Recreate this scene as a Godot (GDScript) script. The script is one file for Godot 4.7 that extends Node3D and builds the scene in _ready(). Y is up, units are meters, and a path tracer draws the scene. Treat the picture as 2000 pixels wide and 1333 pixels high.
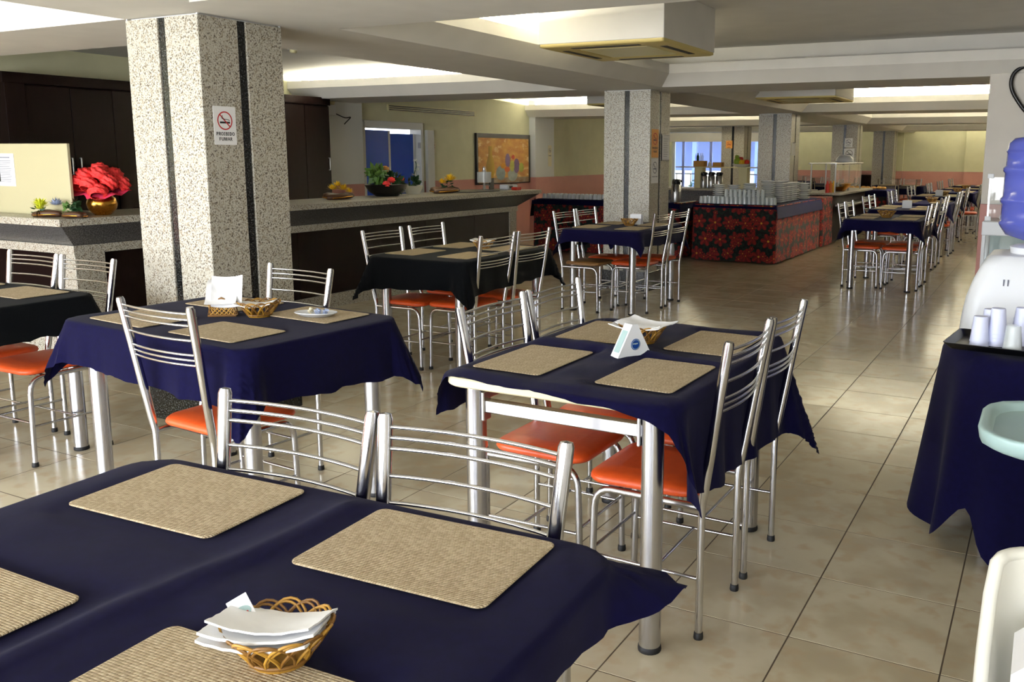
extends Node3D
# A hotel dining hall: chrome chairs, cloth-covered tables, granite columns, a bar counter and a buffet.

const HB := 2.285      # underside of the ceiling beams
const CEIL_R := 2.69
const CEIL_L := 2.60
const XW := -9.2       # left wall
const XR := 1.9        # right wall
const ZF := 3.0        # wall behind the camera
const ZB := -29.0      # far wall
const TILE := 0.4652
const TOP := 0.826     # table board, upper face
const CT := 1.085      # bar counter, upper face

var M := {}            # materials
var S := {}            # shared meshes
var taken := {}
var rng := RandomNumberGenerator.new()


# ------------------------------------------------------------------ mesh builder
class MB:
	var v := PackedVector3Array()
	var n := PackedVector3Array()
	var u := PackedVector2Array()
	var ix := PackedInt32Array()

	func vert(p: Vector3, nn: Vector3, uv = null) -> int:
		v.append(p)
		n.append(nn)
		u.append(Vector2(p.x, p.z) if uv == null else uv)
		return v.size() - 1

	func tri(a: int, b: int, c: int, want: Vector3) -> void:
		var g := (v[c] - v[a]).cross(v[b] - v[a])
		if g.dot(want) >= 0.0:
			ix.append_array([a, b, c])
		else:
			ix.append_array([a, c, b])

	func quad(a: Vector3, b: Vector3, c: Vector3, d: Vector3, want: Vector3, uvs = null) -> void:
		var g := (c - a).cross(b - a)
		if g.length_squared() < 1e-16:
			g = (d - a).cross(c - a)
		if g.length_squared() < 1e-16:
			return
		g = g.normalized()
		if g.dot(want) < 0.0:
			g = -g
		var k := v.size()
		var q := [a, b, c, d]
		for j in 4:
			vert(q[j], g, null if uvs == null else uvs[j])
		tri(k, k + 1, k + 2, g)
		tri(k, k + 2, k + 3, g)

	func tri3(a: Vector3, b: Vector3, c: Vector3, want: Vector3) -> void:
		var g := (c - a).cross(b - a)
		if g.length_squared() < 1e-18:
			return
		g = g.normalized()
		if g.dot(want) < 0.0:
			g = -g
		var k := v.size()
		for p in [a, b, c]:
			vert(p, g)
		tri(k, k + 1, k + 2, g)

	# box with chamfered edges
	func box(c: Vector3, s: Vector3, b := 0.0, t := Basis.IDENTITY) -> void:
		var h := s * 0.5
		b = minf(b, minf(h.x, minf(h.y, h.z)) * 0.9)
		for ax in 3:
			var a1 := (ax + 1) % 3
			var a2 := (ax + 2) % 3
			for sg in [-1.0, 1.0]:
				var ps := []
				for k in [[-1, -1], [1, -1], [1, 1], [-1, 1]]:
					var p := Vector3.ZERO
					p[ax] = sg * h[ax]
					p[a1] = k[0] * (h[a1] - b)
					p[a2] = k[1] * (h[a2] - b)
					ps.append(c + t * p)
				var w := Vector3.ZERO
				w[ax] = sg
				quad(ps[0], ps[1], ps[2], ps[3], t * w)
		if b <= 0.0:
			return
		for ax in 3:      # edges run along ax
			var a1 := (ax + 1) % 3
			var a2 := (ax + 2) % 3
			for s1 in [-1.0, 1.0]:
				for s2 in [-1.0, 1.0]:
					var ps := []
					for e in [[-1, 0], [1, 0], [1, 1], [-1, 1]]:
						var p := Vector3.ZERO
						p[ax] = e[0] * (h[ax] - b)
						p[a1] = s1 * (h[a1] - (b if e[1] == 1 else 0.0))
						p[a2] = s2 * (h[a2] - (b if e[1] == 0 else 0.0))
						ps.append(c + t * p)
					var w := Vector3.ZERO
					w[a1] = s1
					w[a2] = s2
					quad(ps[0], ps[1], ps[2], ps[3], t * w)
		for sx in [-1.0, 1.0]:
			for sy in [-1.0, 1.0]:
				for sz in [-1.0, 1.0]:
					var sg := Vector3(sx, sy, sz)
					tri3(c + t * (sg * Vector3(h.x, h.y - b, h.z - b)), c + t * (sg * Vector3(h.x - b, h.y, h.z - b)), c + t * (sg * Vector3(h.x - b, h.y - b, h.z)), t * sg)

	# round tube along a path; r is a number or one radius for each point
	func tube(path: Array, r, seg := 8, caps := true, closed := false) -> void:
		var m := path.size()
		if m < 2:
			return
		var up := Vector3.UP
		var t0: Vector3 = (path[1] - path[0]).normalized()
		if absf(t0.dot(up)) > 0.9:
			up = Vector3.RIGHT
		var nx: Vector3 = t0.cross(up).normalized()
		var base := v.size()
		for i in m:
			var a: Vector3 = path[(i - 1 + m) % m] if (closed or i > 0) else path[i]
			var b: Vector3 = path[(i + 1) % m] if (closed or i < m - 1) else path[i]
			var t := (b - a).normalized()
			nx = (nx - t * nx.dot(t)).normalized()
			var ny := t.cross(nx)
			var rr: float = r[i] if r is Array else r
			for k in seg:
				var an := TAU * k / seg
				var d := nx * cos(an) + ny * sin(an)
				vert(path[i] + d * rr, d, Vector2(float(k) / seg, float(i) / m))
		var rings := m if closed else m - 1
		for i in rings:
			for k in seg:
				var a := base + i * seg + k
				var b := base + i * seg + (k + 1) % seg
				var c := base + ((i + 1) % m) * seg + (k + 1) % seg
				var d := base + ((i + 1) % m) * seg + k
				tri(a, b, c, n[a] + n[b])
				tri(a, c, d, n[a] + n[b])
		if caps and not closed:
			for e in [0, m - 1]:
				var t: Vector3 = (path[0] - path[1]).normalized() if e == 0 else (path[m - 1] - path[m - 2]).normalized()
				var k0 := v.size()
				var rr2: float = r[e] if r is Array else r
				vert(path[e] + t * rr2 * 0.25, t)
				for k in seg:
					vert(v[base + e * seg + k], t)
				for k in seg:
					tri(k0, k0 + 1 + k, k0 + 1 + (k + 1) % seg, t)

	# closed loops of equal size joined by smooth walls; caps are flat; hard: indices of loops with a sharp edge
	func loops(ls: Array, cap0 := true, cap1 := true, hard: Array = []) -> void:
		var m: int = ls[0].size()
		var mid := Vector3.ZERO
		for l in ls:
			for p in l:
				mid += p
		mid /= float(m * ls.size())
		var i := 0
		while i < ls.size() - 1:
			var j := i + 1
			while j < ls.size() - 1 and not hard.has(j):
				j += 1
			strip(ls, i, j, m)
			i = j
		if cap0:
			cap(ls[0], ls[1])
		if cap1:
			cap(ls[-1], ls[-2])

	func strip(ls: Array, i0: int, i1: int, m: int) -> void:
		var acc := []
		for i in range(i0, i1 + 1):
			var row := PackedVector3Array()
			row.resize(m)
			acc.append(row)
		for i in range(i0, i1):
			var cen := Vector3.ZERO
			for p in ls[i]:
				cen += p
			cen /= float(m)
			for k in m:
				var k2 := (k + 1) % m
				var a: Vector3 = ls[i][k]
				var b: Vector3 = ls[i][k2]
				var c: Vector3 = ls[i + 1][k2]
				var d: Vector3 = ls[i + 1][k]
				var g := (c - a).cross(d - b)
				# along the outline, turned outwards by the loop's own sense
				for e in [[i - i0, k], [i - i0, k2], [i + 1 - i0, k2], [i + 1 - i0, k]]:
					acc[e[0]][e[1]] += g
		var sense := 0.0
		for i in range(i0, i1):
			var cen := Vector3.ZERO
			for p in ls[i]:
				cen += p
			cen /= float(m)
			var cen2 := Vector3.ZERO
			for p in ls[i + 1]:
				cen2 += p
			cen2 /= float(m)
			for k in m:
				sense += acc[i - i0][k].dot((ls[i][k] - cen).normalized() + (cen - cen2).normalized() * 0.3 * (1.0 if i == i0 and i0 == 0 else 0.0))
		var sg := 1.0 if sense >= 0.0 else -1.0
		var base := v.size()
		for i in range(i0, i1 + 1):
			for k in m:
				vert(ls[i][k], (acc[i - i0][k] * sg).normalized())
		for i in range(i1 - i0):
			for k in m:
				var k2 := (k + 1) % m
				var a := base + i * m + k
				var b := base + i * m + k2
				var c := base + (i + 1) * m + k2
				var d := base + (i + 1) * m + k
				var w := n[a] + n[b] + n[c] + n[d]
				tri(a, b, c, w)
				tri(a, c, d, w)

	func cap(l, inner) -> void:
		var m: int = l.size()
		var c := Vector3.ZERO
		var c2 := Vector3.ZERO
		for p in l:
			c += p
		for p in inner:
			c2 += p
		c /= float(m)
		c2 /= float(m)
		var nn := Vector3.ZERO
		for k in m:
			nn += (l[k] - c).cross(l[(k + 1) % m] - c)
		nn = nn.normalized()
		if nn.dot(c - c2) < 0.0:
			nn = -nn
		var k0 := v.size()
		vert(c, nn)
		for p in l:
			vert(p, nn)
		for k in m:
			tri(k0, k0 + 1 + k, k0 + 1 + (k + 1) % m, nn)

	# surface of revolution about y; profile of Vector2(radius, height)
	func lathe(prof: Array, seg := 24, at := Vector3.ZERO, sx := 1.0, sz := 1.0) -> void:
		var m := prof.size()
		for j in m - 1:
			var a: Vector2 = prof[j]
			var b: Vector2 = prof[j + 1]
			var d := (b - a)
			if d.length() < 1e-7:
				continue
			d = d.normalized()
			var dn := Vector2(d.y, -d.x)
			var na := dn
			var nb := dn
			if j > 0:
				var e: Vector2 = (prof[j] - prof[j - 1]).normalized()
				if e.dot(d) > 0.6:
					na = (Vector2(e.y, -e.x) + dn).normalized()
			if j < m - 2:
				var e: Vector2 = (prof[j + 2] - prof[j + 1]).normalized()
				if e.dot(d) > 0.6:
					nb = (Vector2(e.y, -e.x) + dn).normalized()
			var base := v.size()
			for k in seg + 1:
				var an := TAU * k / seg
				var c := cos(an)
				var s := sin(an)
				vert(at + Vector3(c * a.x * sx, a.y, s * a.x * sz), Vector3(c * na.x, na.y, s * na.x).normalized(), Vector2(float(k) / seg, a.y))
				vert(at + Vector3(c * b.x * sx, b.y, s * b.x * sz), Vector3(c * nb.x, nb.y, s * nb.x).normalized(), Vector2(float(k) / seg, b.y))
			for k in seg:
				var p := base + k * 2
				var w := n[p] + n[p + 1] + n[p + 2] + n[p + 3]
				if a.x > 1e-6:
					tri(p, p + 2, p + 3 if b.x > 1e-6 else p + 1, w)
				if b.x > 1e-6:
					tri(p, p + 3, p + 1, w)

	# grid of points with smooth normals; up: roughly where the front looks
	func sheet(g: Array, up: Vector3, uvs = null) -> void:
		var nu := g.size()
		var nv: int = g[0].size()
		var base := v.size()
		var sg := 0.0
		var ns := []
		for i in nu:
			for j in nv:
				var du: Vector3 = g[mini(i + 1, nu - 1)][j] - g[maxi(i - 1, 0)][j]
				var dv: Vector3 = g[i][mini(j + 1, nv - 1)] - g[i][maxi(j - 1, 0)]
				var c := du.cross(dv)
				ns.append(c.normalized() if c.length_squared() > 1e-18 else up)
				sg += ns[-1].dot(up)
		var f := 1.0 if sg >= 0.0 else -1.0
		for i in nu:
			for j in nv:
				vert(g[i][j], ns[i * nv + j] * f, null if uvs == null else uvs[i][j])
		for i in nu - 1:
			for j in nv - 1:
				var a := base + i * nv + j
				var b := a + nv
				var w := n[a] + n[b] + n[a + 1] + n[b + 1]
				tri(a, b, b + 1, w)
				tri(a, b + 1, a + 1, w)

	# profile of Vector2(out, y) swept along a path of Vector2(x, z) with mitred corners.
	# side: +1 puts «out» to the left of the way of travel (seen from above), nsign turns the faces over
	func sweep(path: Array, closed: bool, prof: Array, side: float, nsign: float) -> void:
		var m := path.size()
		var dirs := []
		for i in m:
			var a: Vector2 = path[i]
			var b: Vector2 = path[(i + 1) % m]
			dirs.append((b - a).normalized())
		var mit := []
		for i in m:
			var d1: Vector2 = dirs[(i - 1 + m) % m] if (closed or i > 0) else dirs[i]
			var d2: Vector2 = dirs[i] if (closed or i < m - 1) else dirs[i - 1]
			var n1 := Vector2(d1.y, -d1.x) * side
			var n2 := Vector2(d2.y, -d2.x) * side
			mit.append((n1 + n2) / (1.0 + n1.dot(n2)))
		var cnt := m if closed else m - 1
		for i in cnt:
			var i2 := (i + 1) % m
			var sn: Vector2 = Vector2(dirs[i].y, -dirs[i].x) * side
			for j in prof.size() - 1:
				var p: Vector2 = prof[j]
				var q: Vector2 = prof[j + 1]
				var d := (q - p).normalized()
				var w := Vector3(sn.x * d.y, -d.x, sn.y * d.y) * nsign
				var a: Vector2 = path[i] + mit[i] * p.x
				var b: Vector2 = path[i2] + mit[i2] * p.x
				var c: Vector2 = path[i2] + mit[i2] * q.x
				var e: Vector2 = path[i] + mit[i] * q.x
				quad(Vector3(a.x, p.y, a.y), Vector3(b.x, p.y, b.y), Vector3(c.x, q.y, c.y), Vector3(e.x, q.y, e.y), w)

	func mesh() -> ArrayMesh:
		var arr := []
		arr.resize(Mesh.ARRAY_MAX)
		arr[Mesh.ARRAY_VERTEX] = v
		arr[Mesh.ARRAY_NORMAL] = n
		arr[Mesh.ARRAY_TEX_UV] = u
		arr[Mesh.ARRAY_INDEX] = ix
		var am := ArrayMesh.new()
		am.add_surface_from_arrays(Mesh.PRIMITIVE_TRIANGLES, arr)
		return am


# ------------------------------------------------------------------ nodes
func numbered(called: String) -> String:
	if not taken.has(called):
		taken[called] = 0
		return called
	taken[called] += 1
	return "%s_%03d" % [called, taken[called]]


func thing(called: String, label: String, category: String, at := Vector3.ZERO, turn := 0.0, group := "") -> Node3D:
	var o := Node3D.new()
	o.name = numbered(called)
	add_child(o)
	o.position = at
	o.rotation.y = turn
	tag(o, label, category, group)
	return o


func tag(o: Node, label: String, category: String, group := "") -> void:
	o.set_meta("label", label)
	o.set_meta("category", category)
	if group != "":
		o.set_meta("group", group)


func obj(called: String, mesh, mat: Material, parent: Node = null, at := Vector3.ZERO, turn := 0.0) -> MeshInstance3D:
	var o := MeshInstance3D.new()
	o.mesh = mesh.mesh() if mesh is MB else mesh
	o.material_override = mat
	if parent == null:
		o.name = numbered(called)
		add_child(o)
	else:
		o.name = called
		parent.add_child(o, true)
	o.position = at
	o.rotation.y = turn
	return o


func one(called: String, label: String, category: String, mesh, mat: Material, at := Vector3.ZERO, turn := 0.0, group := "") -> MeshInstance3D:
	var o := obj(called, mesh, mat, null, at, turn)
	tag(o, label, category, group)
	return o


func struct(called: String, mesh, mat: Material, parent: Node = null, label := "", category := "") -> Node3D:
	var o: Node3D
	if mesh == null:
		o = Node3D.new()
		o.name = numbered(called)
		add_child(o)
	else:
		o = obj(called, mesh, mat, parent)
	if parent == null:
		o.set_meta("kind", "structure")
		if label != "":
			o.set_meta("label", label)
			o.set_meta("category", category)
	return o


func copy(o: Node3D, at: Vector3, turn: float, label: String, group := "") -> Node3D:
	var c: Node3D = o.duplicate()
	c.name = numbered(String(o.name).rstrip("0123456789").trim_suffix("_"))
	add_child(c)
	c.position = at
	c.rotation = Vector3(0, turn, 0)
	c.set_meta("label", label)
	if group != "":
		c.set_meta("group", group)
	return c


func bx(c: Vector3, s: Vector3, b := 0.0) -> MB:
	var m := MB.new()
	m.box(c, s, b)
	return m


# a box given by two corners
func slab(a: Vector3, b: Vector3, bev := 0.0) -> MB:
	var m := MB.new()
	m.box((a + b) * 0.5, (b - a).abs(), bev)
	return m


func tb(path: Array, r, seg := 8, closed := false) -> MB:
	var m := MB.new()
	m.tube(path, r, seg, true, closed)
	return m


func lt(prof: Array, seg := 24, sx := 1.0, sz := 1.0) -> MB:
	var m := MB.new()
	m.lathe(prof, seg, Vector3.ZERO, sx, sz)
	return m


# outline of a rounded rectangle in the x-z plane
func rrect(hx: float, hz: float, r: float, y: float, k := 4) -> PackedVector3Array:
	var out := PackedVector3Array()
	r = maxf(minf(r, minf(hx, hz) - 0.0005), 0.0005)
	for q in 4:
		var cx: float = (hx - r) * [1, -1, -1, 1][q]
		var cz: float = (hz - r) * [1, 1, -1, -1][q]
		for i in k + 1:
			var a := PI / 2 * (q + float(i) / k)
			out.append(Vector3(cx + cos(a) * r, y, cz + sin(a) * r))
	return out


func smooth_path(pts: Array, steps := 5) -> Array:
	var c := []
	for i in pts.size() - 1:
		var p0: Vector3 = pts[maxi(i - 1, 0)]
		var p1: Vector3 = pts[i]
		var p2: Vector3 = pts[i + 1]
		var p3: Vector3 = pts[mini(i + 2, pts.size() - 1)]
		for s in steps:
			c.append(p1.cubic_interpolate(p2, p0, p3, float(s) / steps))
	c.append(pts[-1])
	return c


# ------------------------------------------------------------------ materials
func mat(key: String, col: Color, rough := 0.6, metal := 0.0) -> StandardMaterial3D:
	var m := StandardMaterial3D.new()
	m.resource_name = key
	m.albedo_color = col
	m.roughness = rough
	m.metallic = metal
	M[key] = m
	return m


func noise_bytes(size: int, freq: float, seed_: int, kind := FastNoiseLite.TYPE_SIMPLEX_SMOOTH, oct := 3) -> PackedByteArray:
	var f := FastNoiseLite.new()
	f.noise_type = kind
	f.frequency = freq
	f.seed = seed_
	f.fractal_octaves = oct
	var im := f.get_seamless_image(size, size)
	im.convert(Image.FORMAT_L8)
	return im.get_data()


func texture(size: int, fn: Callable) -> ImageTexture:
	var d := PackedByteArray()
	d.resize(size * size * 3)
	for y in size:
		for x in size:
			var c: Color = fn.call(x, y)
			var k := (y * size + x) * 3
			d[k] = int(clampf(c.r, 0, 1) * 255.0)
			d[k + 1] = int(clampf(c.g, 0, 1) * 255.0)
			d[k + 2] = int(clampf(c.b, 0, 1) * 255.0)
	var im := Image.create_from_data(size, size, false, Image.FORMAT_RGB8, d)
	im.generate_mipmaps()
	return ImageTexture.create_from_image(im)


func triplanar(m: StandardMaterial3D, tex: Texture2D, scale: float, world := true) -> void:
	m.albedo_texture = tex
	m.uv1_triplanar = true
	m.uv1_world_triplanar = world
	m.uv1_scale = Vector3.ONE * scale
	m.uv1_triplanar_sharpness = 8.0


func granite(key: String, base: Color, brown: Color, dark: Color, amount: float, rough: float, seed_: int) -> void:
	var n1 := noise_bytes(512, 0.035, seed_, FastNoiseLite.TYPE_SIMPLEX_SMOOTH, 3)
	var n2 := noise_bytes(512, 0.075, seed_ + 7, FastNoiseLite.TYPE_SIMPLEX, 2)
	var n3 := noise_bytes(512, 0.02, seed_ + 13, FastNoiseLite.TYPE_SIMPLEX, 2)
	var t := texture(512, func(x, y):
		var k: int = y * 512 + x
		var c := base.lerp(brown, smoothstep(0.45, 0.75, n1[k] / 255.0) * 0.75)
		c = c.lerp(base.lightened(0.35), smoothstep(0.55, 0.8, 1.0 - n2[k] / 255.0) * 0.6)
		return c.lerp(dark, smoothstep(1.0 - amount, 1.06 - amount, n2[k] / 255.0 * 0.82 + n3[k] / 255.0 * 0.18)))
	var m := mat(key, Color.WHITE, rough)
	triplanar(m, t, 1.0 / 0.62)


func cloudy(key: String, a: Color, b: Color, freq: float, size_m: float, rough: float, seed_: int, world := true) -> StandardMaterial3D:
	var n1 := noise_bytes(256, freq, seed_, FastNoiseLite.TYPE_SIMPLEX_SMOOTH, 4)
	var t := texture(256, func(x, y): return a.lerp(b, n1[y * 256 + x] / 255.0))
	var m := mat(key, Color.WHITE, rough)
	triplanar(m, t, 1.0 / size_m, world)
	return m


func make_materials() -> void:
	granite("granite", Color(0.68, 0.665, 0.61), Color(0.55, 0.505, 0.42), Color(0.30, 0.26, 0.22), 0.33, 0.35, 3)
	granite("granite_grey", Color(0.33, 0.33, 0.34), Color(0.24, 0.24, 0.25), Color(0.08, 0.08, 0.09), 0.42, 0.3, 21)
	granite("granite_black", Color(0.055, 0.065, 0.06), Color(0.04, 0.045, 0.045), Color(0.02, 0.02, 0.02), 0.42, 0.22, 31)
	cloudy("wall", Color(0.855, 0.85, 0.715), Color(0.825, 0.82, 0.685), 0.02, 2.0, 0.7, 5)
	cloudy("wall_pink", Color(0.74, 0.53, 0.49), Color(0.71, 0.50, 0.47), 0.02, 2.0, 0.6, 6)
	cloudy("wall_grey", Color(0.80, 0.78, 0.74), Color(0.77, 0.75, 0.71), 0.02, 2.0, 0.7, 8)
	cloudy("ceiling", Color(0.85, 0.84, 0.81), Color(0.82, 0.81, 0.78), 0.02, 2.0, 0.8, 7)
	var wood := cloudy("wood", Color(0.085, 0.036, 0.030), Color(0.055, 0.024, 0.021), 0.03, 0.5, 0.55, 9)
	wood.metallic_specular = 0.16
	wood.uv1_scale = Vector3(6, 0.6, 6)
	mat("chrome", Color(0.80, 0.80, 0.81), 0.13, 1.0)
	mat("chrome_worn", Color(0.74, 0.74, 0.75), 0.24, 1.0)
	mat("steel", Color(0.72, 0.72, 0.72), 0.3, 1.0)
	mat("rubber", Color(0.03, 0.03, 0.032), 0.6)
	var vinyl := cloudy("vinyl", Color(0.86, 0.335, 0.115), Color(0.82, 0.30, 0.10), 0.03, 0.3, 0.42, 10, false)
	vinyl.clearcoat_enabled = true
	vinyl.clearcoat = 0.15
	vinyl.clearcoat_roughness = 0.4
	mat("vinyl_brown", Color(0.50, 0.36, 0.20), 0.45)
	mat("laminate", Color(0.86, 0.82, 0.68), 0.35)
	var navy := cloudy("navy", Color(0.050, 0.043, 0.185), Color(0.040, 0.034, 0.155), 0.05, 0.4, 0.95, 11, false)
	navy.rim_enabled = true
	navy.rim = 0.06
	navy.metallic_specular = 0.2
	navy.rim_tint = 0.6
	var black := cloudy("black_cloth", Color(0.035, 0.045, 0.06), Color(0.025, 0.033, 0.045), 0.05, 0.4, 0.95, 12, false)
	black.rim_enabled = true
	black.rim = 0.05
	black.metallic_specular = 0.2
	mat("plastic_white", Color(0.86, 0.87, 0.88), 0.35)
	mat("plastic_cream", Color(0.84, 0.81, 0.62), 0.4)
	mat("cream_board", Color(0.70, 0.675, 0.54), 0.45)
	mat("plastic_black", Color(0.025, 0.025, 0.027), 0.35)
	mat("paper", Color(0.90, 0.90, 0.90), 0.8)
	mat("paper_cream", Color(0.88, 0.85, 0.74), 0.8)
	mat("porcelain", Color(0.86, 0.87, 0.88), 0.18)
	mat("ink", Color(0.06, 0.06, 0.08), 0.7)
	mat("red_ink", Color(0.72, 0.12, 0.14), 0.7)
	mat("grey_ink", Color(0.40, 0.41, 0.46), 0.7)
	mat("orange_sign", Color(0.86, 0.60, 0.28), 0.6)
	mat("cane", Color(0.64, 0.47, 0.15), 0.42)
	mat("cane_dark", Color(0.46, 0.31, 0.09), 0.45)
	mat("gold", Color(0.80, 0.58, 0.24), 0.22, 1.0)
	mat("flower_red", Color(0.90, 0.21, 0.20), 0.7)
	mat("flower_pink", Color(0.80, 0.20, 0.33), 0.6)
	mat("flower_yellow", Color(0.90, 0.74, 0.12), 0.7)
	mat("flower_lime", Color(0.86, 0.88, 0.20), 0.7)
	mat("flower_white", Color(0.88, 0.88, 0.82), 0.7)
	mat("flower_blue", Color(0.62, 0.67, 0.78), 0.7)
	mat("leaf", Color(0.07, 0.24, 0.08), 0.55)
	mat("leaf_light", Color(0.30, 0.44, 0.16), 0.55)
	mat("bark", Color(0.28, 0.17, 0.09), 0.5)
	var bd := mat("blue_door", Color(0.06, 0.27, 0.56), 0.35)
	bd.backlight_enabled = true
	bd.backlight = Color(0.12, 0.36, 0.70)
	mat("frame_white", Color(0.84, 0.85, 0.84), 0.4)
	mat("bread", Color(0.74, 0.55, 0.27), 0.8)
	mat("fruit_red", Color(0.70, 0.12, 0.05), 0.4)
	mat("fruit_green", Color(0.52, 0.62, 0.14), 0.4)
	mat("fruit_yellow", Color(0.88, 0.70, 0.12), 0.4)
	mat("tray_green", Color(0.60, 0.70, 0.69), 0.4)
	mat("shell_white", Color(0.84, 0.83, 0.78), 0.4)
	mat("lime", Color(0.72, 0.84, 0.30), 0.8)
	mat("purple", Color(0.36, 0.27, 0.60), 0.8)
	mat("ground", Color(0.80, 0.80, 0.74), 0.9)
	mat("awning_blue", Color(0.60, 0.66, 0.90), 0.8)
	mat("grille", Color(0.16, 0.15, 0.13), 0.6)
	mat("grout", Color(0.33, 0.28, 0.22), 0.9)
	mat("ac_cream", Color(0.78, 0.71, 0.45), 0.5)
	mat("cup", Color(0.83, 0.85, 0.95), 0.3)
	mat("amber", Color(0.72, 0.38, 0.05), 0.3)
	var g := mat("glass", Color(0.90, 0.96, 0.95, 0.13), 0.02)
	g.transparency = BaseMaterial3D.TRANSPARENCY_ALPHA
	var g2 := mat("glass_ware", Color(0.93, 0.96, 0.96, 0.34), 0.03)
	g2.transparency = BaseMaterial3D.TRANSPARENCY_ALPHA
	var g3 := mat("water_blue", Color(0.33, 0.37, 0.72, 0.86), 0.12)
	g3.transparency = BaseMaterial3D.TRANSPARENCY_ALPHA
	var lamp := mat("lamp", Color(1, 0.97, 0.88), 0.5)
	lamp.emission_enabled = true
	lamp.emission = Color(1.0, 0.97, 0.87)
	lamp.emission_energy_multiplier = 6.0
	# floor tile, three tones
	var ta := noise_bytes(512, 0.010, 41, FastNoiseLite.TYPE_SIMPLEX_SMOOTH, 5)
	var tbn := noise_bytes(512, 0.03, 43, FastNoiseLite.TYPE_SIMPLEX, 4)
	var tile_tex := texture(512, func(x, y):
		var k: int = y * 512 + x
		var c := Color(0.75, 0.71, 0.61).lerp(Color(0.685, 0.635, 0.53), smoothstep(0.3, 0.8, ta[k] / 255.0))
		return c.lerp(Color(0.70, 0.62, 0.50), smoothstep(0.5, 0.9, tbn[k] / 255.0) * 0.6))
	var rough_tex := texture(512, func(x, y):
		var k: int = y * 512 + x
		var q := 0.6 + 0.35 * ta[k] / 255.0
		return Color(q, q, q))
	for k in 3:
		var m := mat("tile%d" % k, [Color(1, 1, 1), Color(0.975, 0.97, 0.96), Color(0.985, 0.985, 0.99)][k], 0.22)
		triplanar(m, tile_tex, 1.0 / 2.6)
		m.uv1_offset = Vector3(k * 0.37, 0, k * 0.21)
		m.roughness_texture = rough_tex
	# woven place mat: rows of slanted stitches
	var tone := RandomNumberGenerator.new()
	tone.seed = 5
	var yarn := []
	for k in 512:
		yarn.append(Color(0.66, 0.58, 0.45).lerp(Color(0.78, 0.71, 0.58), tone.randf()))
	var weave := texture(256, func(x, y):      # each stitch a length of undyed straw yarn, some paler than others
		var row := int(y / 16.0)
		var col := int(fposmod(x + (8.0 if row % 2 == 1 else 0.0) + fposmod(y, 16.0) * 0.45, 256.0) / 16.0)
		return yarn[(row * 16 + col) % 512])
	var weave_h := texture(256, func(x, y):
		var cell := 16.0
		var row := int(y / cell)
		var fx := fposmod(x + (8.0 if row % 2 == 1 else 0.0) + fposmod(y, cell) * 0.45, cell) / cell
		var fy := fposmod(y, cell) / cell
		var h := pow(sin(PI * fx), 0.6) * pow(sin(PI * fy), 0.5)
		return Color(h, h, h))
	var wm := mat("weave", Color.WHITE, 0.85)
	wm.albedo_texture = weave
	wm.uv1_scale = Vector3(11.5, 11.5, 1)     # 16 stitches in 87 mm
	wm.heightmap_enabled = true
	wm.heightmap_texture = weave_h
	wm.heightmap_scale = 0.30
	# poinsettia print
	var fl := []
	var rr := RandomNumberGenerator.new()
	rr.seed = 77
	for gx in 4:
		for gy in 4:
			fl.append([Vector2((gx + 0.5 + (0.5 if gy % 2 == 1 else 0.0) + rr.randf_range(-0.12, 0.12)) / 4.0, (gy + 0.5 + rr.randf_range(-0.1, 0.1)) / 4.0), rr.randf_range(0.095, 0.13), rr.randf() * TAU])
	for q in 40:
		fl.append([Vector2(rr.randf(), rr.randf()), rr.randf_range(0.04, 0.07), rr.randf() * TAU])
	var n5 := noise_bytes(256, 0.05, 51, FastNoiseLite.TYPE_SIMPLEX, 2)
	var poin := texture(256, func(x, y):
		var p := Vector2(x / 256.0, y / 256.0)
		var c := Color(0.02, 0.03, 0.03)
		var nz: float = n5[int(y) * 256 + int(x)] / 255.0
		if nz > 0.52:
			c = Color(0.05, 0.14, 0.09)
		for f in fl:
			var d: Vector2 = p - f[0]
			d.x -= roundf(d.x)
			d.y -= roundf(d.y)
			var r: float = d.length()
			if r > f[1] * 1.3:
				continue
			var an: float = d.angle() + f[2]
			var pet: float = f[1] * (0.62 + 0.38 * absf(cos(an * 3.0)))
			if r < pet:
				c = Color(0.56, 0.10, 0.07).lerp(Color(0.30, 0.035, 0.03), absf(sin(an * 3.0)) * 0.8)
				if r < f[1] * 0.14:
					c = Color(0.75, 0.55, 0.12)
		return c)
	var pm := mat("poinsettia", Color.WHITE, 0.85)
	pm.albedo_texture = poin
	# the still life on the far wall
	var n6 := noise_bytes(256, 0.02, 61, FastNoiseLite.TYPE_SIMPLEX_SMOOTH, 4)
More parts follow.
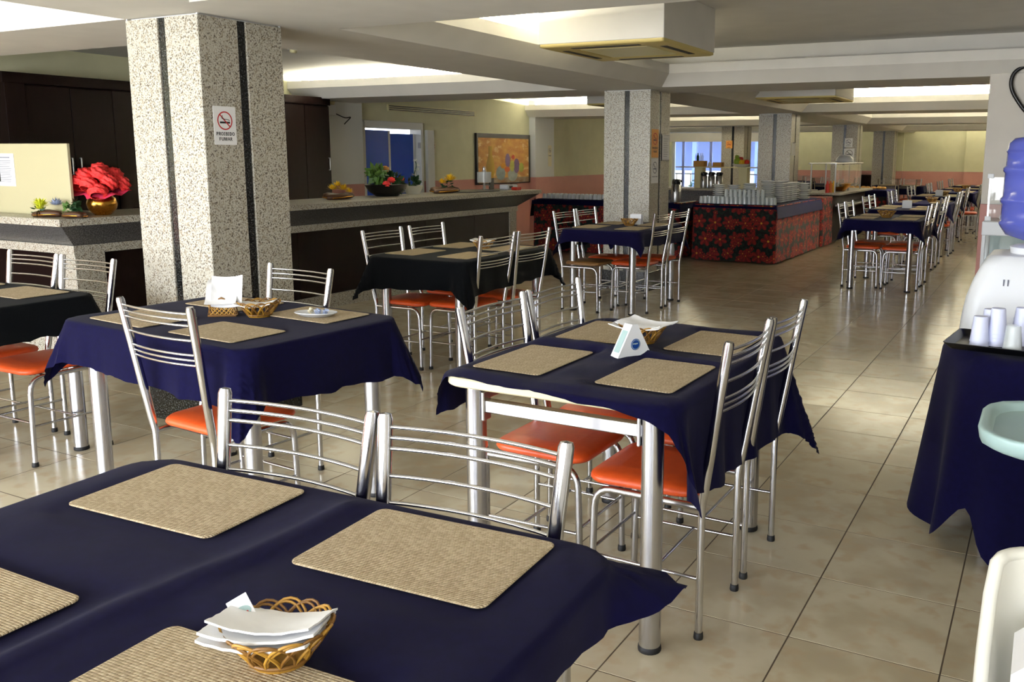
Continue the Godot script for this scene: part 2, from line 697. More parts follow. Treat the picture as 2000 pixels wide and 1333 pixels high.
	var paint := texture(256, func(x, y):
		var p := Vector2(x / 256.0, y / 256.0)
		var nz: float = n6[int(y) * 256 + int(x)] / 255.0
		var c := Color(0.84, 0.66, 0.36).lerp(Color(0.66, 0.42, 0.18), nz).lerp(Color(0.90, 0.80, 0.62), smoothstep(0.62, 0.8, n6[int(x) * 256 + int(y)] / 255.0) * 0.8)
		if p.y > 0.88:
			c = Color(0.60, 0.62, 0.60).lerp(Color(0.45, 0.28, 0.12), nz)
		var w := 0.035 + 0.045 * smoothstep(0.35, 0.62, p.y) * (1.0 - smoothstep(0.75, 0.92, p.y))
		if absf(p.x - 0.22) < w and p.y > 0.18 and p.y < 0.90:
			c = Color(0.52, 0.40, 0.08).lerp(Color(0.70, 0.58, 0.16), smoothstep(-w, w, p.x - 0.22))
		for e in [[0.42, 0.78, 0.09, 0.16, Color(0.62, 0.68, 0.68)], [0.66, 0.80, 0.10, 0.18, Color(0.68, 0.72, 0.70)], [0.56, 0.50, 0.05, 0.16, Color(0.46, 0.36, 0.52)], [0.74, 0.62, 0.06, 0.17, Color(0.44, 0.32, 0.48)], [0.47, 0.62, 0.05, 0.06, Color(0.86, 0.60, 0.10)], [0.55, 0.70, 0.055, 0.06, Color(0.80, 0.36, 0.08)], [0.65, 0.62, 0.045, 0.13, Color(0.78, 0.78, 0.36)], [0.84, 0.66, 0.05, 0.11, Color(0.66, 0.70, 0.28)], [0.67, 0.42, 0.03, 0.05, Color(0.72, 0.18, 0.08)]]:
			if pow((p.x - e[0]) / e[2], 2) + pow((p.y - e[1]) / e[3], 2) < 1.0:
				c = e[4].darkened(nz * 0.25)
		return c)
	var pt := mat("painting", Color.WHITE, 0.5)
	pt.albedo_texture = paint


# ------------------------------------------------------------------ setting
func _ready() -> void:
	rng.seed = 12
	# camera: 1.55 m up, looking down the hall; the lens is shifted as in the photograph's crop
	var cam := Camera3D.new()
	cam.name = "camera"
	var near := 0.05
	var f := 1735.0
	cam.set_frustum(near * 1333.0 / f, Vector2((1000.0 - 1146.7) / f, -(666.5 - 587.2) / f) * near, near, 200.0)
	add_child(cam)
	cam.position = Vector3(0, 1.55, 0)
	cam.rotation_degrees = Vector3(-9.27, 27.38, 0.27)
	cam.current = true
	# sky and exposure
	var env := Environment.new()
	env.background_mode = Environment.BG_SKY
	var sm := ProceduralSkyMaterial.new()
	sm.sky_top_color = Color(0.62, 0.74, 0.95)
	sm.sky_horizon_color = Color(0.93, 0.95, 1.0)
	sm.ground_bottom_color = Color(0.55, 0.53, 0.48)
	sm.ground_horizon_color = Color(0.80, 0.80, 0.78)
	sm.sky_energy_multiplier = 2.2
	sm.ground_energy_multiplier = 2.2
	env.sky = Sky.new()
	env.sky.sky_material = sm
	env.tonemap_mode = Environment.TONE_MAPPER_LINEAR
	env.tonemap_exposure = 1.15
	env.sdfgi_enabled = true
	env.ssao_enabled = true
	env.ssil_enabled = true
	var we := WorldEnvironment.new()
	we.name = "world"
	we.environment = env
	add_child(we)
	# daylight through the glazed wall behind the camera, one light for each opening
	for k in 3:
		var al := AreaLight3D.new()
		al.name = "window_daylight"
		add_child(al, true)
		al.position = Vector3(-7.3 + k * 3.65, 1.45, ZF + 0.22)
		al.area_size = Vector2(3.3, 2.1)
		al.area_normalize_energy = true
		al.light_color = Color(0.97, 0.98, 1.0)
		al.light_energy = [48.0, 56.0, 22.0][k]
		al.shadow_enabled = true
	make_materials()
	print("materials ", Time.get_ticks_msec())
	build_shell()
	build_ceiling()
	build_columns()
	build_left_side()
	build_far_end()
	build_right_side()
	print("shell ", Time.get_ticks_msec())
	build_dining()
	print("dining ", Time.get_ticks_msec())
	build_bar_things()
	build_buffet()
	build_corner_things()
	print("done ", Time.get_ticks_msec())


func build_shell() -> void:
	# floor
	var fl := struct("floor", null, null)
	fl.set_meta("label", "beige ceramic tile floor with dark joints")
	obj("grout", slab(Vector3(-13.2, -0.15, ZB - 0.2), Vector3(XR + 0.1, -0.0012, ZF + 0.1)), M.grout, fl)
	var x0 := -1.396 * TILE
	var z0 := -9.793 * TILE
	var cells := []
	for i in range(-26, 7):
		for j in range(-54, 17):
			var c := Vector3(x0 + (i + 0.5) * TILE, 0, z0 + (j + 0.5) * TILE)
			if c.x < -13.0 or c.x > XR - 0.1 or c.z > ZF - 0.1 or c.z < ZB:
				continue
			var inside := c.z < -1.0 and c.x > c.z * 1.25 - 0.9 and c.x < 0.35
			cells.append([c.length() + (0.0 if inside else 1000.0), c, (i * 7 + j * 13 + (i * j) % 5) % 3])
	cells.sort_custom(func(a, b): return a[0] < b[0])
	var tm := bx(Vector3(0, -0.005, 0), Vector3(TILE - 0.005, 0.01, TILE - 0.005), 0.0007).mesh()
	var field := MB.new()
	var h := TILE * 0.5 - 0.0025
	for k in cells.size():
		var c: Vector3 = cells[k][1]
		if k < 300:
			obj("tile", tm, M["tile%d" % absi(cells[k][2])], fl, c)
		else:
			field.quad(c + Vector3(-h, 0, -h), c + Vector3(h, 0, -h), c + Vector3(h, 0, h), c + Vector3(-h, 0, h), Vector3.UP)
	obj("tile_field", field, M.tile0, fl).set_meta("kind", "stuff")
	# wall behind the camera, glazed from side to side
	var wf := struct("wall_front", null, null)
	obj("sill_wall", slab(Vector3(-13.2, -0.1, ZF), Vector3(XR + 0.1, 0.4, ZF + 0.15)), M.wall, wf)
	obj("head_wall", slab(Vector3(-13.2, 2.5, ZF), Vector3(XR + 0.1, 2.95, ZF + 0.15)), M.wall, wf)
	for x in [-9.2, -5.475, -1.825, 1.84]:
		obj("pier", slab(Vector3(x - 0.17, 0.4, ZF), Vector3(x + 0.17, 2.5, ZF + 0.15)), M.wall, wf)
	for k in 3:
		var w := struct("window_%d" % (k + 2), null, null)
		var xa := -9.03 + k * 3.68
		for q in 4:
			obj("mullion", bx(Vector3(xa + 0.03 + q * 1.08, 1.45, ZF + 0.06), Vector3(0.05, 2.1, 0.06), 0.004), M.frame_white, w)
		for q in 3:
			obj("pane", bx(Vector3(xa + 0.57 + q * 1.08, 1.45, ZF + 0.06), Vector3(1.03, 2.1, 0.006)), M.glass, w)
	# right wall, and the partition that closes the hall on the right
	struct("wall_right", slab(Vector3(XR, -0.1, ZB), Vector3(XR + 0.15, 2.95, ZF + 0.15)), M.wall_grey)
	var wp := struct("wall_partition", null, null)
	obj("upper_wall", slab(Vector3(-0.575, 1.12, -9.3), Vector3(XR, HB + 0.02, -9.1), 0.004), M.wall_grey, wp)
	obj("dado", slab(Vector3(-0.578, 0.0, -9.303), Vector3(XR, 1.12, -9.097), 0.004), M.wall_pink, wp)
	# left wall with the doorway
	var wl := struct("wall_left", null, null)
	var zs := [[ZF + 0.15, -10.43], [-11.84, -20.5]]
	for s in zs:
		obj("upper_wall", slab(Vector3(XW - 0.2, 1.12, s[0]), Vector3(XW, 2.95, s[1])), M.wall, wl)
		obj("dado", slab(Vector3(XW - 0.2, -0.1, s[0]), Vector3(XW + 0.004, 1.12, s[1])), M.wall_pink, wl)
	obj("upper_wall", slab(Vector3(XW - 0.2, 2.04, -10.43), Vector3(XW, 2.95, -11.84)), M.wall, wl)
	obj("upper_wall", slab(Vector3(-13.2, 1.12, -20.5), Vector3(XW, 2.95, -20.3)), M.wall, wl)
	obj("dado", slab(Vector3(-13.2, -0.1, -20.503), Vector3(XW + 0.004, 1.12, -20.3)), M.wall_pink, wl)
	obj("upper_wall", slab(Vector3(-13.2, -0.1, -20.5), Vector3(-13.0, 2.95, ZB)), M.wall, wl)
	for s in [[-9.25, -10.3, 0.13], [-15.25, -16.0, 0.14], [-16.0, -16.5, 0.10]]:
		obj("pilaster", slab(Vector3(XW - 0.02, 1.12, s[0]), Vector3(XW + s[2], CEIL_L, s[1]), 0.003), M.frame_white if s[2] > 0.12 else M.wall, wl)
		obj("pilaster_dado", slab(Vector3(XW - 0.02, 0.0, s[0]), Vector3(XW + s[2] + 0.003, 1.12, s[1]), 0.003), M.wall_pink, wl)
	# far wall with the window of the left wing
	var wb := struct("wall_back", null, null)
	obj("upper_wall", slab(Vector3(-8.6, 1.12, ZB - 0.2), Vector3(XR + 0.15, 2.95, ZB)), M.wall, wb)
	obj("dado", slab(Vector3(-8.6, -0.1, ZB - 0.2), Vector3(XR + 0.15, 1.12, ZB + 0.004)), M.wall_pink, wb)
	obj("head_wall", slab(Vector3(-13.2, 2.03, ZB - 0.2), Vector3(-8.6, 2.95, ZB)), M.wall_grey, wb)
	obj("sill_wall", slab(Vector3(-13.2, -0.1, ZB - 0.2), Vector3(-8.6, 0.35, ZB)), M.wall_pink, wb)
	obj("pier", slab(Vector3(-13.2, 0.35, ZB - 0.2), Vector3(-11.75, 2.03, ZB)), M.wall, wb)
	for s in [[-4.6, -4.1], [-2.35, -1.75]]:
		obj("pilaster", slab(Vector3(s[0], 1.12, ZB), Vector3(s[1], 2.5, ZB + 0.1), 0.003), M.wall, wb)
		obj("pilaster_dado", slab(Vector3(s[0], 0.0, ZB), Vector3(s[1], 1.12, ZB + 0.104), 0.003), M.wall_pink, wb)
	var w1 := struct("window_1", null, null)
	for x in [-11.7, -11.35, -10.35, -9.35, -8.65]:
		obj("mullion", bx(Vector3(x, 1.19, ZB - 0.1), Vector3(0.09, 1.68, 0.07), 0.004), M.awning_blue if x > -11.6 and x < -10 else M.frame_white, w1)
	for k in 3:
		obj("pane", bx(Vector3(-10.85 + k * 1.0, 1.19, ZB - 0.1), Vector3(0.9, 1.66, 0.006)), M.glass, w1)


func cove_prof(top: float) -> Array:
	return [Vector2(0, HB), Vector2(0.52, HB), Vector2(0.66, HB + 0.13), Vector2(0.66, HB + 0.225), Vector2(0.635, HB + 0.225), Vector2(0.635, HB + 0.17), Vector2(0.30, HB + 0.17), Vector2(0.30, top)]


const ZBEAM := [-3.65, -9.65, -15.75, -21.65, -27.05]


func build_ceiling() -> void:
	var ce := struct("ceiling", null, null)
	ce.set_meta("label", "flat white plaster ceiling between the beams")
	obj("ceiling_panel", slab(Vector3(-4.35, CEIL_R, ZF + 0.15), Vector3(XR + 0.15, CEIL_R + 0.2, ZB - 0.2)), M.ceiling, ce)
	obj("ceiling_panel", slab(Vector3(-13.2, CEIL_L, ZF + 0.15), Vector3(-4.35, CEIL_L + 0.29, ZB - 0.2)), M.ceiling, ce)
	# beams with their light troughs, one frame round each bay
	var zz := [ZF + 0.6] + ZBEAM + [ZB - 0.6]
	var k := 0
	for b in 6:
		var za: float = zz[b]
		var zb: float = zz[b + 1]
		for side in 2:
			var m := MB.new()
			k += 1
			if side == 0:
				m.sweep([Vector2(XR + 0.1, za), Vector2(-4.35, za), Vector2(-4.35, zb), Vector2(XR + 0.1, zb)], false, cove_prof(CEIL_R), -1.0, 1.0)
			else:
				var xl := XW - 0.1 if b < 4 else -13.1
				m.sweep([Vector2(xl, za), Vector2(-4.35, za), Vector2(-4.35, zb), Vector2(xl, zb)], false, cove_prof(CEIL_L) if b > 0 else [Vector2(0, HB), Vector2(0.29, HB), Vector2(0.29, CEIL_L)], 1.0, 1.0)
			struct("trim_%d" % k, m, M.ceiling)
	# fluorescent tubes lying in the troughs: [along x?, from, to, fixed coordinate, which trough]
	var y := HB + 0.20
	var runs := [
		[true, -8.9, -5.2, -9.65 + 0.47, "over the bar counter", 62.0],
		[false, -4.4, -7.4, -4.35 + 0.47, "beside the near ceiling cassette", 24.0],
		[true, -3.5, 1.5, -15.75 + 0.47, "beyond the partition wall", 150.0],
		[true, -8.9, -5.2, -15.75 + 0.47, "left of the third column", 130.0],
		[true, -3.5, 1.5, -21.65 + 0.47, "before the fourth column on the right", 190.0],
		[true, -8.9, -5.2, -21.65 + 0.47, "before the fourth column on the left", 130.0],
		[true, -3.5, 1.5, -27.05 + 0.47, "by the far wall on the right", 190.0],
		[true, -3.5, 1.5, -27.05 - 0.47, "behind the last beam on the right", 120.0],
		[true, -12.0, -5.2, -27.05 - 0.47, "behind the last beam on the left", 120.0],
		[true, -12.0, -5.2, -27.05 + 0.47, "by the far wall on the left", 130.0]]
	for r in runs:
		var a: float = r[1]
		var b: float = r[2]
		var cnt := maxi(1, int(absf(b - a) / 1.28))
		var pl := absf(b - a) / cnt
		for q in cnt:
			var c: float = a + (b - a) * (q + 0.5) / cnt
			var p := Vector3(c, y, r[3]) if r[0] else Vector3(r[3], y, c)
			var t := thing("fluorescent_tube", "white fluorescent tube lying in the ceiling trough " + r[4], "lamp", p, 0.0 if r[0] else PI / 2, "fluorescent tubes " + r[4])
			obj("tube", tb([Vector3(-pl * 0.46, 0, 0), Vector3(pl * 0.46, 0, 0)], 0.013, 8), M.lamp, t)
			for s in [-1, 1]:
				obj("socket", bx(Vector3(s * pl * 0.475, -0.012, 0), Vector3(0.03, 0.045, 0.03), 0.003), M.plastic_white, t)
			var al := AreaLight3D.new()
			al.name = "tube_light"
			t.add_child(al, true)
			al.position = Vector3(0, 0.018, 0)
			al.rotation_degrees = Vector3(90, 0, 0)
			al.area_size = Vector2(pl * 0.9, 0.03)
			al.area_normalize_energy = true
			al.light_color = Color(1.0, 0.97, 0.87)
			al.light_energy = r[5] / cnt * 1.6
			al.shadow_enabled = true
	# ceiling cassettes in boxed-in housings
	for a in [[Vector3(-2.95, 2.345, -6.38), 0.5, 0.52, "large boxed ceiling air conditioner nearest the camera"], [Vector3(-3.2, 2.345, -12.9), 0.55, 0.62, "boxed ceiling air conditioner above the buffet table"], [Vector3(-6.1, 2.345, -13.2), 0.5, 0.5, "boxed ceiling air conditioner left of the second column"]]:
		var ac := thing("ceiling_air_conditioner", a[3], "air conditioner", a[0], 0.0, "boxed ceiling air conditioners")
		var top: float = (CEIL_R if a[0].x > -4.35 else CEIL_L) - a[0].y
		obj("housing", slab(Vector3(-a[1], 0.012, -a[2]), Vector3(a[1], top, a[2]), 0.004), M.ceiling, ac)
		var fr := MB.new()
		fr.loops([rrect(a[1] - 0.002, a[2] - 0.002, 0.02, 0.012), rrect(a[1] - 0.002, a[2] - 0.002, 0.02, -0.006), rrect(a[1] * 0.96, a[2] * 0.96, 0.02, -0.014), rrect(a[1] * 0.62, a[2] * 0.62, 0.02, -0.014), rrect(a[1] * 0.6, a[2] * 0.6, 0.02, 0.004)], false, true)
		obj("panel", fr, M.ac_cream, ac)
		obj("intake_grille", bx(Vector3(0, -0.006, 0), Vector3(a[1] * 1.1, 0.012, a[2] * 1.1), 0.004), M.plastic_cream, ac)
		for q in 4:
			var d := Vector3([1, -1, 0, 0][q] * a[1] * 0.8, -0.0145, [0, 0, 1, -1][q] * a[2] * 0.8)
			obj("air_slot", bx(d, Vector3(0.05 if q < 2 else a[1] * 1.1, 0.004, a[2] * 1.1 if q < 2 else 0.05)), M.grille, ac)
	# smoke detectors
	for a in [[Vector3(-6.88, CEIL_L, -6.83), "small white smoke detector on the ceiling left of the beam"], [Vector3(-1.5, CEIL_R, -6.0), "small white smoke detector at the top edge on the right ceiling"]]:
		var sd := thing("smoke_detector", a[1], "smoke detector", a[0])
		obj("base", lt([Vector2(0.001, -0.012), Vector2(0.055, -0.012), Vector2(0.058, 0.0), Vector2(0.001, 0.0)], 20), M.plastic_white, sd)
		obj("sensor_head", lt([Vector2(0.001, -0.045), Vector2(0.028, -0.043), Vector2(0.036, -0.03), Vector2(0.036, -0.012)], 20), M.plastic_cream, sd)


# ------------------------------------------------------------------ columns and signs
func column(xr: float, zf: float, w: float, label: String) -> Node3D:
	var t := thing("granite_column", label, "column", Vector3(xr - w / 2, 0, zf - w / 2), 0, "granite clad columns")
	obj("core", slab(Vector3(-w / 2 + 0.022, 0, -w / 2 + 0.022), Vector3(w / 2 - 0.022, HB + 0.01, w / 2 - 0.022)), M.frame_white, t)
	var sw := (w - 0.05) / 2
	if not S.has("col_slab"):
		S.col_slab = slab(Vector3(-sw / 2 + 0.004, 0.22, -0.012), Vector3(sw / 2 - 0.0015, HB - 0.008, 0.012), 0.002).mesh()
		S.col_strip = slab(Vector3(-0.026, 0.22, -0.011), Vector3(0.026, HB - 0.008, 0.003)).mesh()
		S.col_plinth = slab(Vector3(-w / 2 - 0.012, 0, -0.014), Vector3(w / 2 + 0.012, 0.22, 0.014), 0.002).mesh()
	for q in 4:
		var b := Basis(Vector3.UP, q * PI / 2)
		for s in [-1, 1]:
			var o := obj("granite_slab", S.col_slab, M.granite, t)
			o.transform = Transform3D(b * Basis(Vector3.UP, 0.0 if s > 0 else PI), b * Vector3(s * (sw / 2 + 0.026), 0, w / 2 - 0.012))
			if s < 0:
				o.transform = Transform3D(b, b * Vector3(-(sw / 2 + 0.026) - 0.0025, 0, w / 2 - 0.012))
		obj("dark_strip", S.col_strip, M.granite_black, t).transform = Transform3D(b, b * Vector3(0, 0, w / 2 - 0.012))
		obj("plinth_slab", S.col_plinth, M.granite_black, t).transform = Transform3D(b, b * Vector3(0, 0, w / 2))
	for sx in [-1, 1]:
		for sz in [-1, 1]:
			obj("corner_bead", slab(Vector3(sx * (w / 2 - 0.003), 0.22, sz * (w / 2 - 0.003)), Vector3(sx * (w / 2 - 0.012), HB, sz * (w / 2 - 0.012))), M.frame_white, t)
	return t


func print_text(parent: Node3D, words: String, size: float, at: Vector3, m: Material, bold := true) -> void:
	var t := TextMesh.new()
	var f := SystemFont.new()
	f.font_names = PackedStringArray(["Droid Sans"])
	f.font_weight = 700 if bold else 400
	t.font = f
	t.text = words
	t.font_size = 32
	t.pixel_size = size / 32.0
	t.depth = 0.0006
	t.curve_step = 2.0
	var o := obj("lettering", t, m, parent)
	o.position = at


func ring(r0: float, r1: float, h: float, seg := 32) -> MB:
	var m := MB.new()
	for k in seg:
		var a := TAU * k / seg
		var b := TAU * (k + 1) / seg
		var pa := Vector3(cos(a), sin(a), 0)
		var pb := Vector3(cos(b), sin(b), 0)
		m.quad(pa * r0 + Vector3(0, 0, h), pb * r0 + Vector3(0, 0, h), pb * r1 + Vector3(0, 0, h), pa * r1 + Vector3(0, 0, h), Vector3.BACK)
		m.quad(pa * r1 + Vector3(0, 0, h), pb * r1 + Vector3(0, 0, h), pb * r1, pa * r1, pa + pb)
		m.quad(pa * r0 + Vector3(0, 0, h), pb * r0 + Vector3(0, 0, h), pb * r0, pa * r0, -pa - pb)
	return m


# a sheet of paper on a wall: local z looks away from the wall
func sign_board(label: String, at: Vector3, turn: float, w: float, h: float, board: Material, mark: Material, lines: Array, symbol := true, ink: Material = null) -> Node3D:
	var t := thing("wall_sign", label, "sign", at, turn)
	if ink == null:
		ink = M.ink
	obj("sheet", bx(Vector3(0, 0, 0.001), Vector3(w, h, 0.002), 0.0004), board, t)
	var y0 := h * 0.5
	if symbol:
		var r := w * 0.335
		var c := Vector3(0, h * 0.5 - r - h * 0.13, 0.002)
		obj("ring", ring(r * 0.87, r, 0.0007), mark, t, c)
		var sl := MB.new()
		sl.box(c + Vector3(0, 0, 0.0004), Vector3(r * 1.8, r * 0.13, 0.0007), 0, Basis(Vector3.BACK, -PI / 4))
		obj("slash", sl, mark, t)
		obj("cigarette", bx(c + Vector3(0, -r * 0.2, 0.0003), Vector3(r * 1.35, r * 0.2, 0.0005)), ink, t)
		var sp := []
		for q in [[-0.30, 0.55], [-0.42, 0.35], [-0.25, 0.18], [0.1, 0.14], [0.45, 0.12], [0.62, 0.0]]:
			sp.append(c + Vector3(q[0] * r, q[1] * r, 0.0003))
		obj("smoke_line", tb(smooth_path(sp, 3), r * 0.035, 5), ink, t)
		y0 = c.y - r - h * 0.02
	for l in lines:
		print_text(t, l[0], l[1], Vector3(0, y0 - l[2], 0.0022), ink)
	return t


func build_columns() -> void:
	var w := 0.58
	var xr := -4.06
	column(xr, -3.362, w, "big granite column in front with the no smoking sign at eye level")
	column(xr, -9.365, w, "second granite column behind the blue table, three notices on its right face")
	column(xr, -15.47, w, "third granite column standing behind the stacked plates")
	column(xr, -21.37, w, "fourth granite column with two white notices on its front")
	column(xr, -26.77, w, "farthest granite column near the back wall")
	column(-6.77, -21.4, w, "granite column before the far window with an orange notice")
	var px := xr + 0.001
	sign_board("white paper no smoking sign reading PROIBIDO FUMAR on the front column", Vector3(px, 1.703, -3.498), PI / 2, 0.150, 0.208, M.paper, M.red_ink, [["PROIBIDO", 0.026, 0.017], ["FUMAR", 0.026, 0.045]])
	sign_board("orange no smoking notice on the right face of the second column", Vector3(px, 1.69, -9.505), PI / 2, 0.20, 0.32, M.orange_sign, M.red_ink, [["PROIBIDO", 0.032, 0.03], ["FUMAR", 0.032, 0.07]])
	sign_board("white no smoking notice below the orange one on the second column", Vector3(px, 1.38, -9.51), PI / 2, 0.20, 0.28, M.paper, M.grey_ink, [["PROIBIDO FUMAR", 0.018, 0.03]], true, M.grey_ink)
	var fr := thing("framed_notice", "thin black framed notice beside the orange sign on the second column", "frame", Vector3(px, 1.645, -9.80), PI / 2)
	obj("frame", bx(Vector3(0, 0, 0.006), Vector3(0.235, 0.31, 0.012), 0.002), M.plastic_black, fr)
	obj("sheet", bx(Vector3(0, 0, 0.0125), Vector3(0.205, 0.28, 0.002)), M.paper, fr)
	for q in 9:
		obj("printed_line", bx(Vector3(-0.01 * (q % 3), 0.10 - q * 0.025, 0.0138), Vector3(0.15 - 0.02 * (q % 3), 0.003, 0.0006)), M.grey_ink, fr)
	sign_board("small white notice high on the third column's right face", Vector3(px, 1.675, -15.66), PI / 2, 0.24, 0.22, M.paper, M.grey_ink, [["AVISO", 0.03, 0.0]], false, M.grey_ink)
	sign_board("upper white no smoking notice on the fourth column", Vector3(-4.255, 1.87, -21.369), 0, 0.18, 0.21, M.paper, M.grey_ink, [["PROIBIDO", 0.024, 0.02]], true, M.grey_ink)
	sign_board("lower larger no smoking notice on the fourth column", Vector3(-4.23, 1.60, -21.369), 0, 0.235, 0.28, M.paper, M.ink, [["PROIBIDO FUMAR", 0.02, 0.03]])
	sign_board("orange notice on the column before the far window", Vector3(-7.15, 1.835, -21.399), 0, 0.17, 0.19, M.orange_sign, M.red_ink, [["AVISO", 0.03, 0.03]])
	sign_board("narrow strip of notices on the white pilaster beyond the painting", Vector3(XW + 0.1405, 1.54, -15.82), PI / 2, 0.14, 0.42, M.paper_cream, M.grey_ink, [["FUMAR", 0.03, 0.05]], true, M.grey_ink)


# ------------------------------------------------------------------ bar counter, cabinets, door, painting
func build_left_side() -> void:
	# built-in cabinet along the left wall
	var cx := -8.75
	var cab := thing("wall_cabinet", "tall dark brown built-in cabinet with steel handles behind the bar", "cabinet", Vector3(cx, 0, -7.25))
	obj("carcass", slab(Vector3(XW + 0.01 - cx, 0.0, 2.03), Vector3(-0.02, 2.20, -2.03)), M.wood, cab)
	obj("side_panel", slab(Vector3(XW + 0.01 - cx, 0.0, 2.22), Vector3(0.02, 2.22, 2.03), 0.003), M.wood, cab)
	obj("cornice", slab(Vector3(XW + 0.01 - cx, 2.20, 2.24), Vector3(0.03, 2.30, -2.03), 0.004), M.wood, cab)
	var dw := 0.451
	for k in 9:
		var d := obj("door", bx(Vector3(0, 1.13, 0), Vector3(0.022, 2.12, dw - 0.006), 0.003), M.wood, cab, Vector3(-0.008, 0, 2.03 - (k + 0.5) * dw))
		var hz := (dw * 0.40) * (1.0 if k % 2 == 1 else -1.0)
		obj("handle", tb([Vector3(0.012, 1.34, hz), Vector3(0.035, 1.34, hz), Vector3(0.035, 1.50, hz), Vector3(0.012, 1.50, hz)], 0.008, 6), M.steel, d)
	# L-shaped counter: along x to the corner, then down the hall
	var ctr := thing("bar_counter", "long granite bar counter with slanted grey band and dark wood panels", "counter", Vector3(-6.45, 0, -4.11))
	var o := Vector2(6.45, 4.11)
	var path := [Vector2(-8.72, -3.86) + o, Vector2(-6.2, -3.86) + o, Vector2(-6.2, -10.6) + o, Vector2(-6.95, -10.6) + o]
	var top := MB.new()
	top.sweep(path, false, [Vector2(-0.75, CT), Vector2(-0.004, CT), Vector2(0, CT - 0.004), Vector2(0, CT - 0.052), Vector2(-0.06, CT - 0.052)], -1.0, -1.0)
	obj("counter_top", top, M.granite, ctr)
	var band := MB.new()
	band.sweep(path, false, [Vector2(-0.02, CT - 0.052), Vector2(-0.25, 0.862)], -1.0, -1.0)
	obj("slanted_band", band, M.granite_grey, ctr)
	var rail := MB.new()
	rail.sweep(path, false, [Vector2(-0.27, 0.865), Vector2(-0.238, 0.865), Vector2(-0.238, 0.80), Vector2(-0.29, 0.80)], -1.0, -1.0)
	obj("lower_rail", rail, M.granite, ctr)
	var pl := MB.new()
	pl.sweep(path, false, [Vector2(-0.30, 0.14), Vector2(-0.235, 0.14), Vector2(-0.235, 0.0)], -1.0, -1.0)
	obj("plinth", pl, M.granite, ctr)
	for q in 6:
		obj("wood_panel", slab(Vector3(-0.05, 0.14, -0.25 - q * 1.0), Vector3(-0.012, 0.80, -1.245 - q * 1.0), 0.003), M.wood, ctr)
	for q in 2:
		obj("wood_panel", slab(Vector3(-2.26 + q * 1.0, 0.14, -0.012), Vector3(-1.265 + q * 1.0, 0.80, -0.05), 0.003), M.wood, ctr)
	obj("corner_post", slab(Vector3(-0.24, 0.14, -0.24), Vector3(0.002, 0.80, 0.002), 0.003), M.granite, ctr)
	obj("end_post", slab(Vector3(-0.5, 0.0, -6.23), Vector3(0.004, 0.80, -6.06), 0.003), M.granite, ctr)
	obj("end_base", slab(Vector3(-0.5, 0.0, -6.5), Vector3(0.004, 0.24, -6.23), 0.003), M.granite, ctr)
	obj("back_board", slab(Vector3(-0.6, 0.0, -0.5), Vector3(-0.4, 1.03, -6.2)), M.wood, ctr)
	obj("back_board", slab(Vector3(-2.25, 0.0, -0.45), Vector3(-0.4, 1.03, -0.35)), M.wood, ctr)
	# cream board on the counter with a price list
	var pb := thing("cream_screen", "cream coloured board standing on the counter at the left edge", "screen", Vector3(-7.3, CT, -4.12))
	obj("panel", slab(Vector3(-1.2, 0.0, -0.012), Vector3(0.87, 0.535, 0.012), 0.003), M.cream_board, pb)
	obj("foot", slab(Vector3(-1.0, 0.0, -0.08), Vector3(0.8, 0.02, -0.012)), M.plastic_cream, pb)
	var pr := thing("price_list", "white printed list taped to the cream board", "notice", Vector3(-7.21, 1.42, -4.106))
	obj("sheet", bx(Vector3.ZERO, Vector3(0.23, 0.25, 0.002)), M.paper, pr)
	obj("printed_heading", bx(Vector3(-0.01, 0.095, 0.0012), Vector3(0.15, 0.008, 0.0005)), M.grey_ink, pr)
	for q in 12:
		obj("printed_line", bx(Vector3(-0.012, 0.068 - q * 0.0145, 0.0012), Vector3(0.17 - 0.012 * (q % 4), 0.004, 0.0005)), M.grey_ink, pr)
	obj("printed_column", bx(Vector3(-0.085, -0.012, 0.0014), Vector3(0.016, 0.16, 0.0005)), M.ink, pr)
	# doorway with two blue leaves
	var dr := struct("door_1", null, null)
	dr.position = Vector3(XW, 0, -11.135)
	dr.set_meta("label", "white framed double door with blue leaves")
	for z in [-0.705, 0.705]:
		obj("jamb", slab(Vector3(-0.2, 0, z - 0.04 * signf(z)), Vector3(0.03, 2.04, z + 0.02 * signf(z)), 0.004), M.frame_white, dr)
	obj("head", slab(Vector3(-0.2, 1.95, -0.70), Vector3(0.05, 2.06, 0.70), 0.004), M.frame_white, dr)
	obj("outer_casing", slab(Vector3(0.0, 0, -0.98), Vector3(0.06, 1.95, -0.80), 0.004), M.frame_white, dr)
	var lf := obj("leaf", bx(Vector3(0, 0.97, -0.31), Vector3(0.04, 1.9, 0.60), 0.004), M.blue_door, dr, Vector3(-0.06, 0, 0.655))
	obj("edge_strip", bx(Vector3(0.004, 0.97, -0.01), Vector3(0.045, 1.9, 0.035), 0.003), M.frame_white, lf)
	obj("edge_strip", bx(Vector3(0.004, 0.97, -0.61), Vector3(0.045, 1.9, 0.045), 0.003), M.frame_white, lf)
	var lf2 := obj("leaf", bx(Vector3(0, 0.95, 0.30), Vector3(0.04, 1.86, 0.58), 0.004), M.blue_door, dr, Vector3(-0.10, 0, -0.65), -0.22)
	obj("edge_strip", bx(Vector3(0.004, 0.95, 0.02), Vector3(0.045, 1.86, 0.04), 0.003), M.frame_white, lf2)
	obj("push_bar", tb([Vector3(0.04, 0.95, 0.1), Vector3(0.04, 0.95, 0.5)], 0.012, 6), M.steel, lf2)
	for y in [0.3, 1.0, 1.7]:
		obj("hinge", bx(Vector3(0.0, y, -0.655), Vector3(0.05, 0.09, 0.02), 0.003), M.steel, dr)
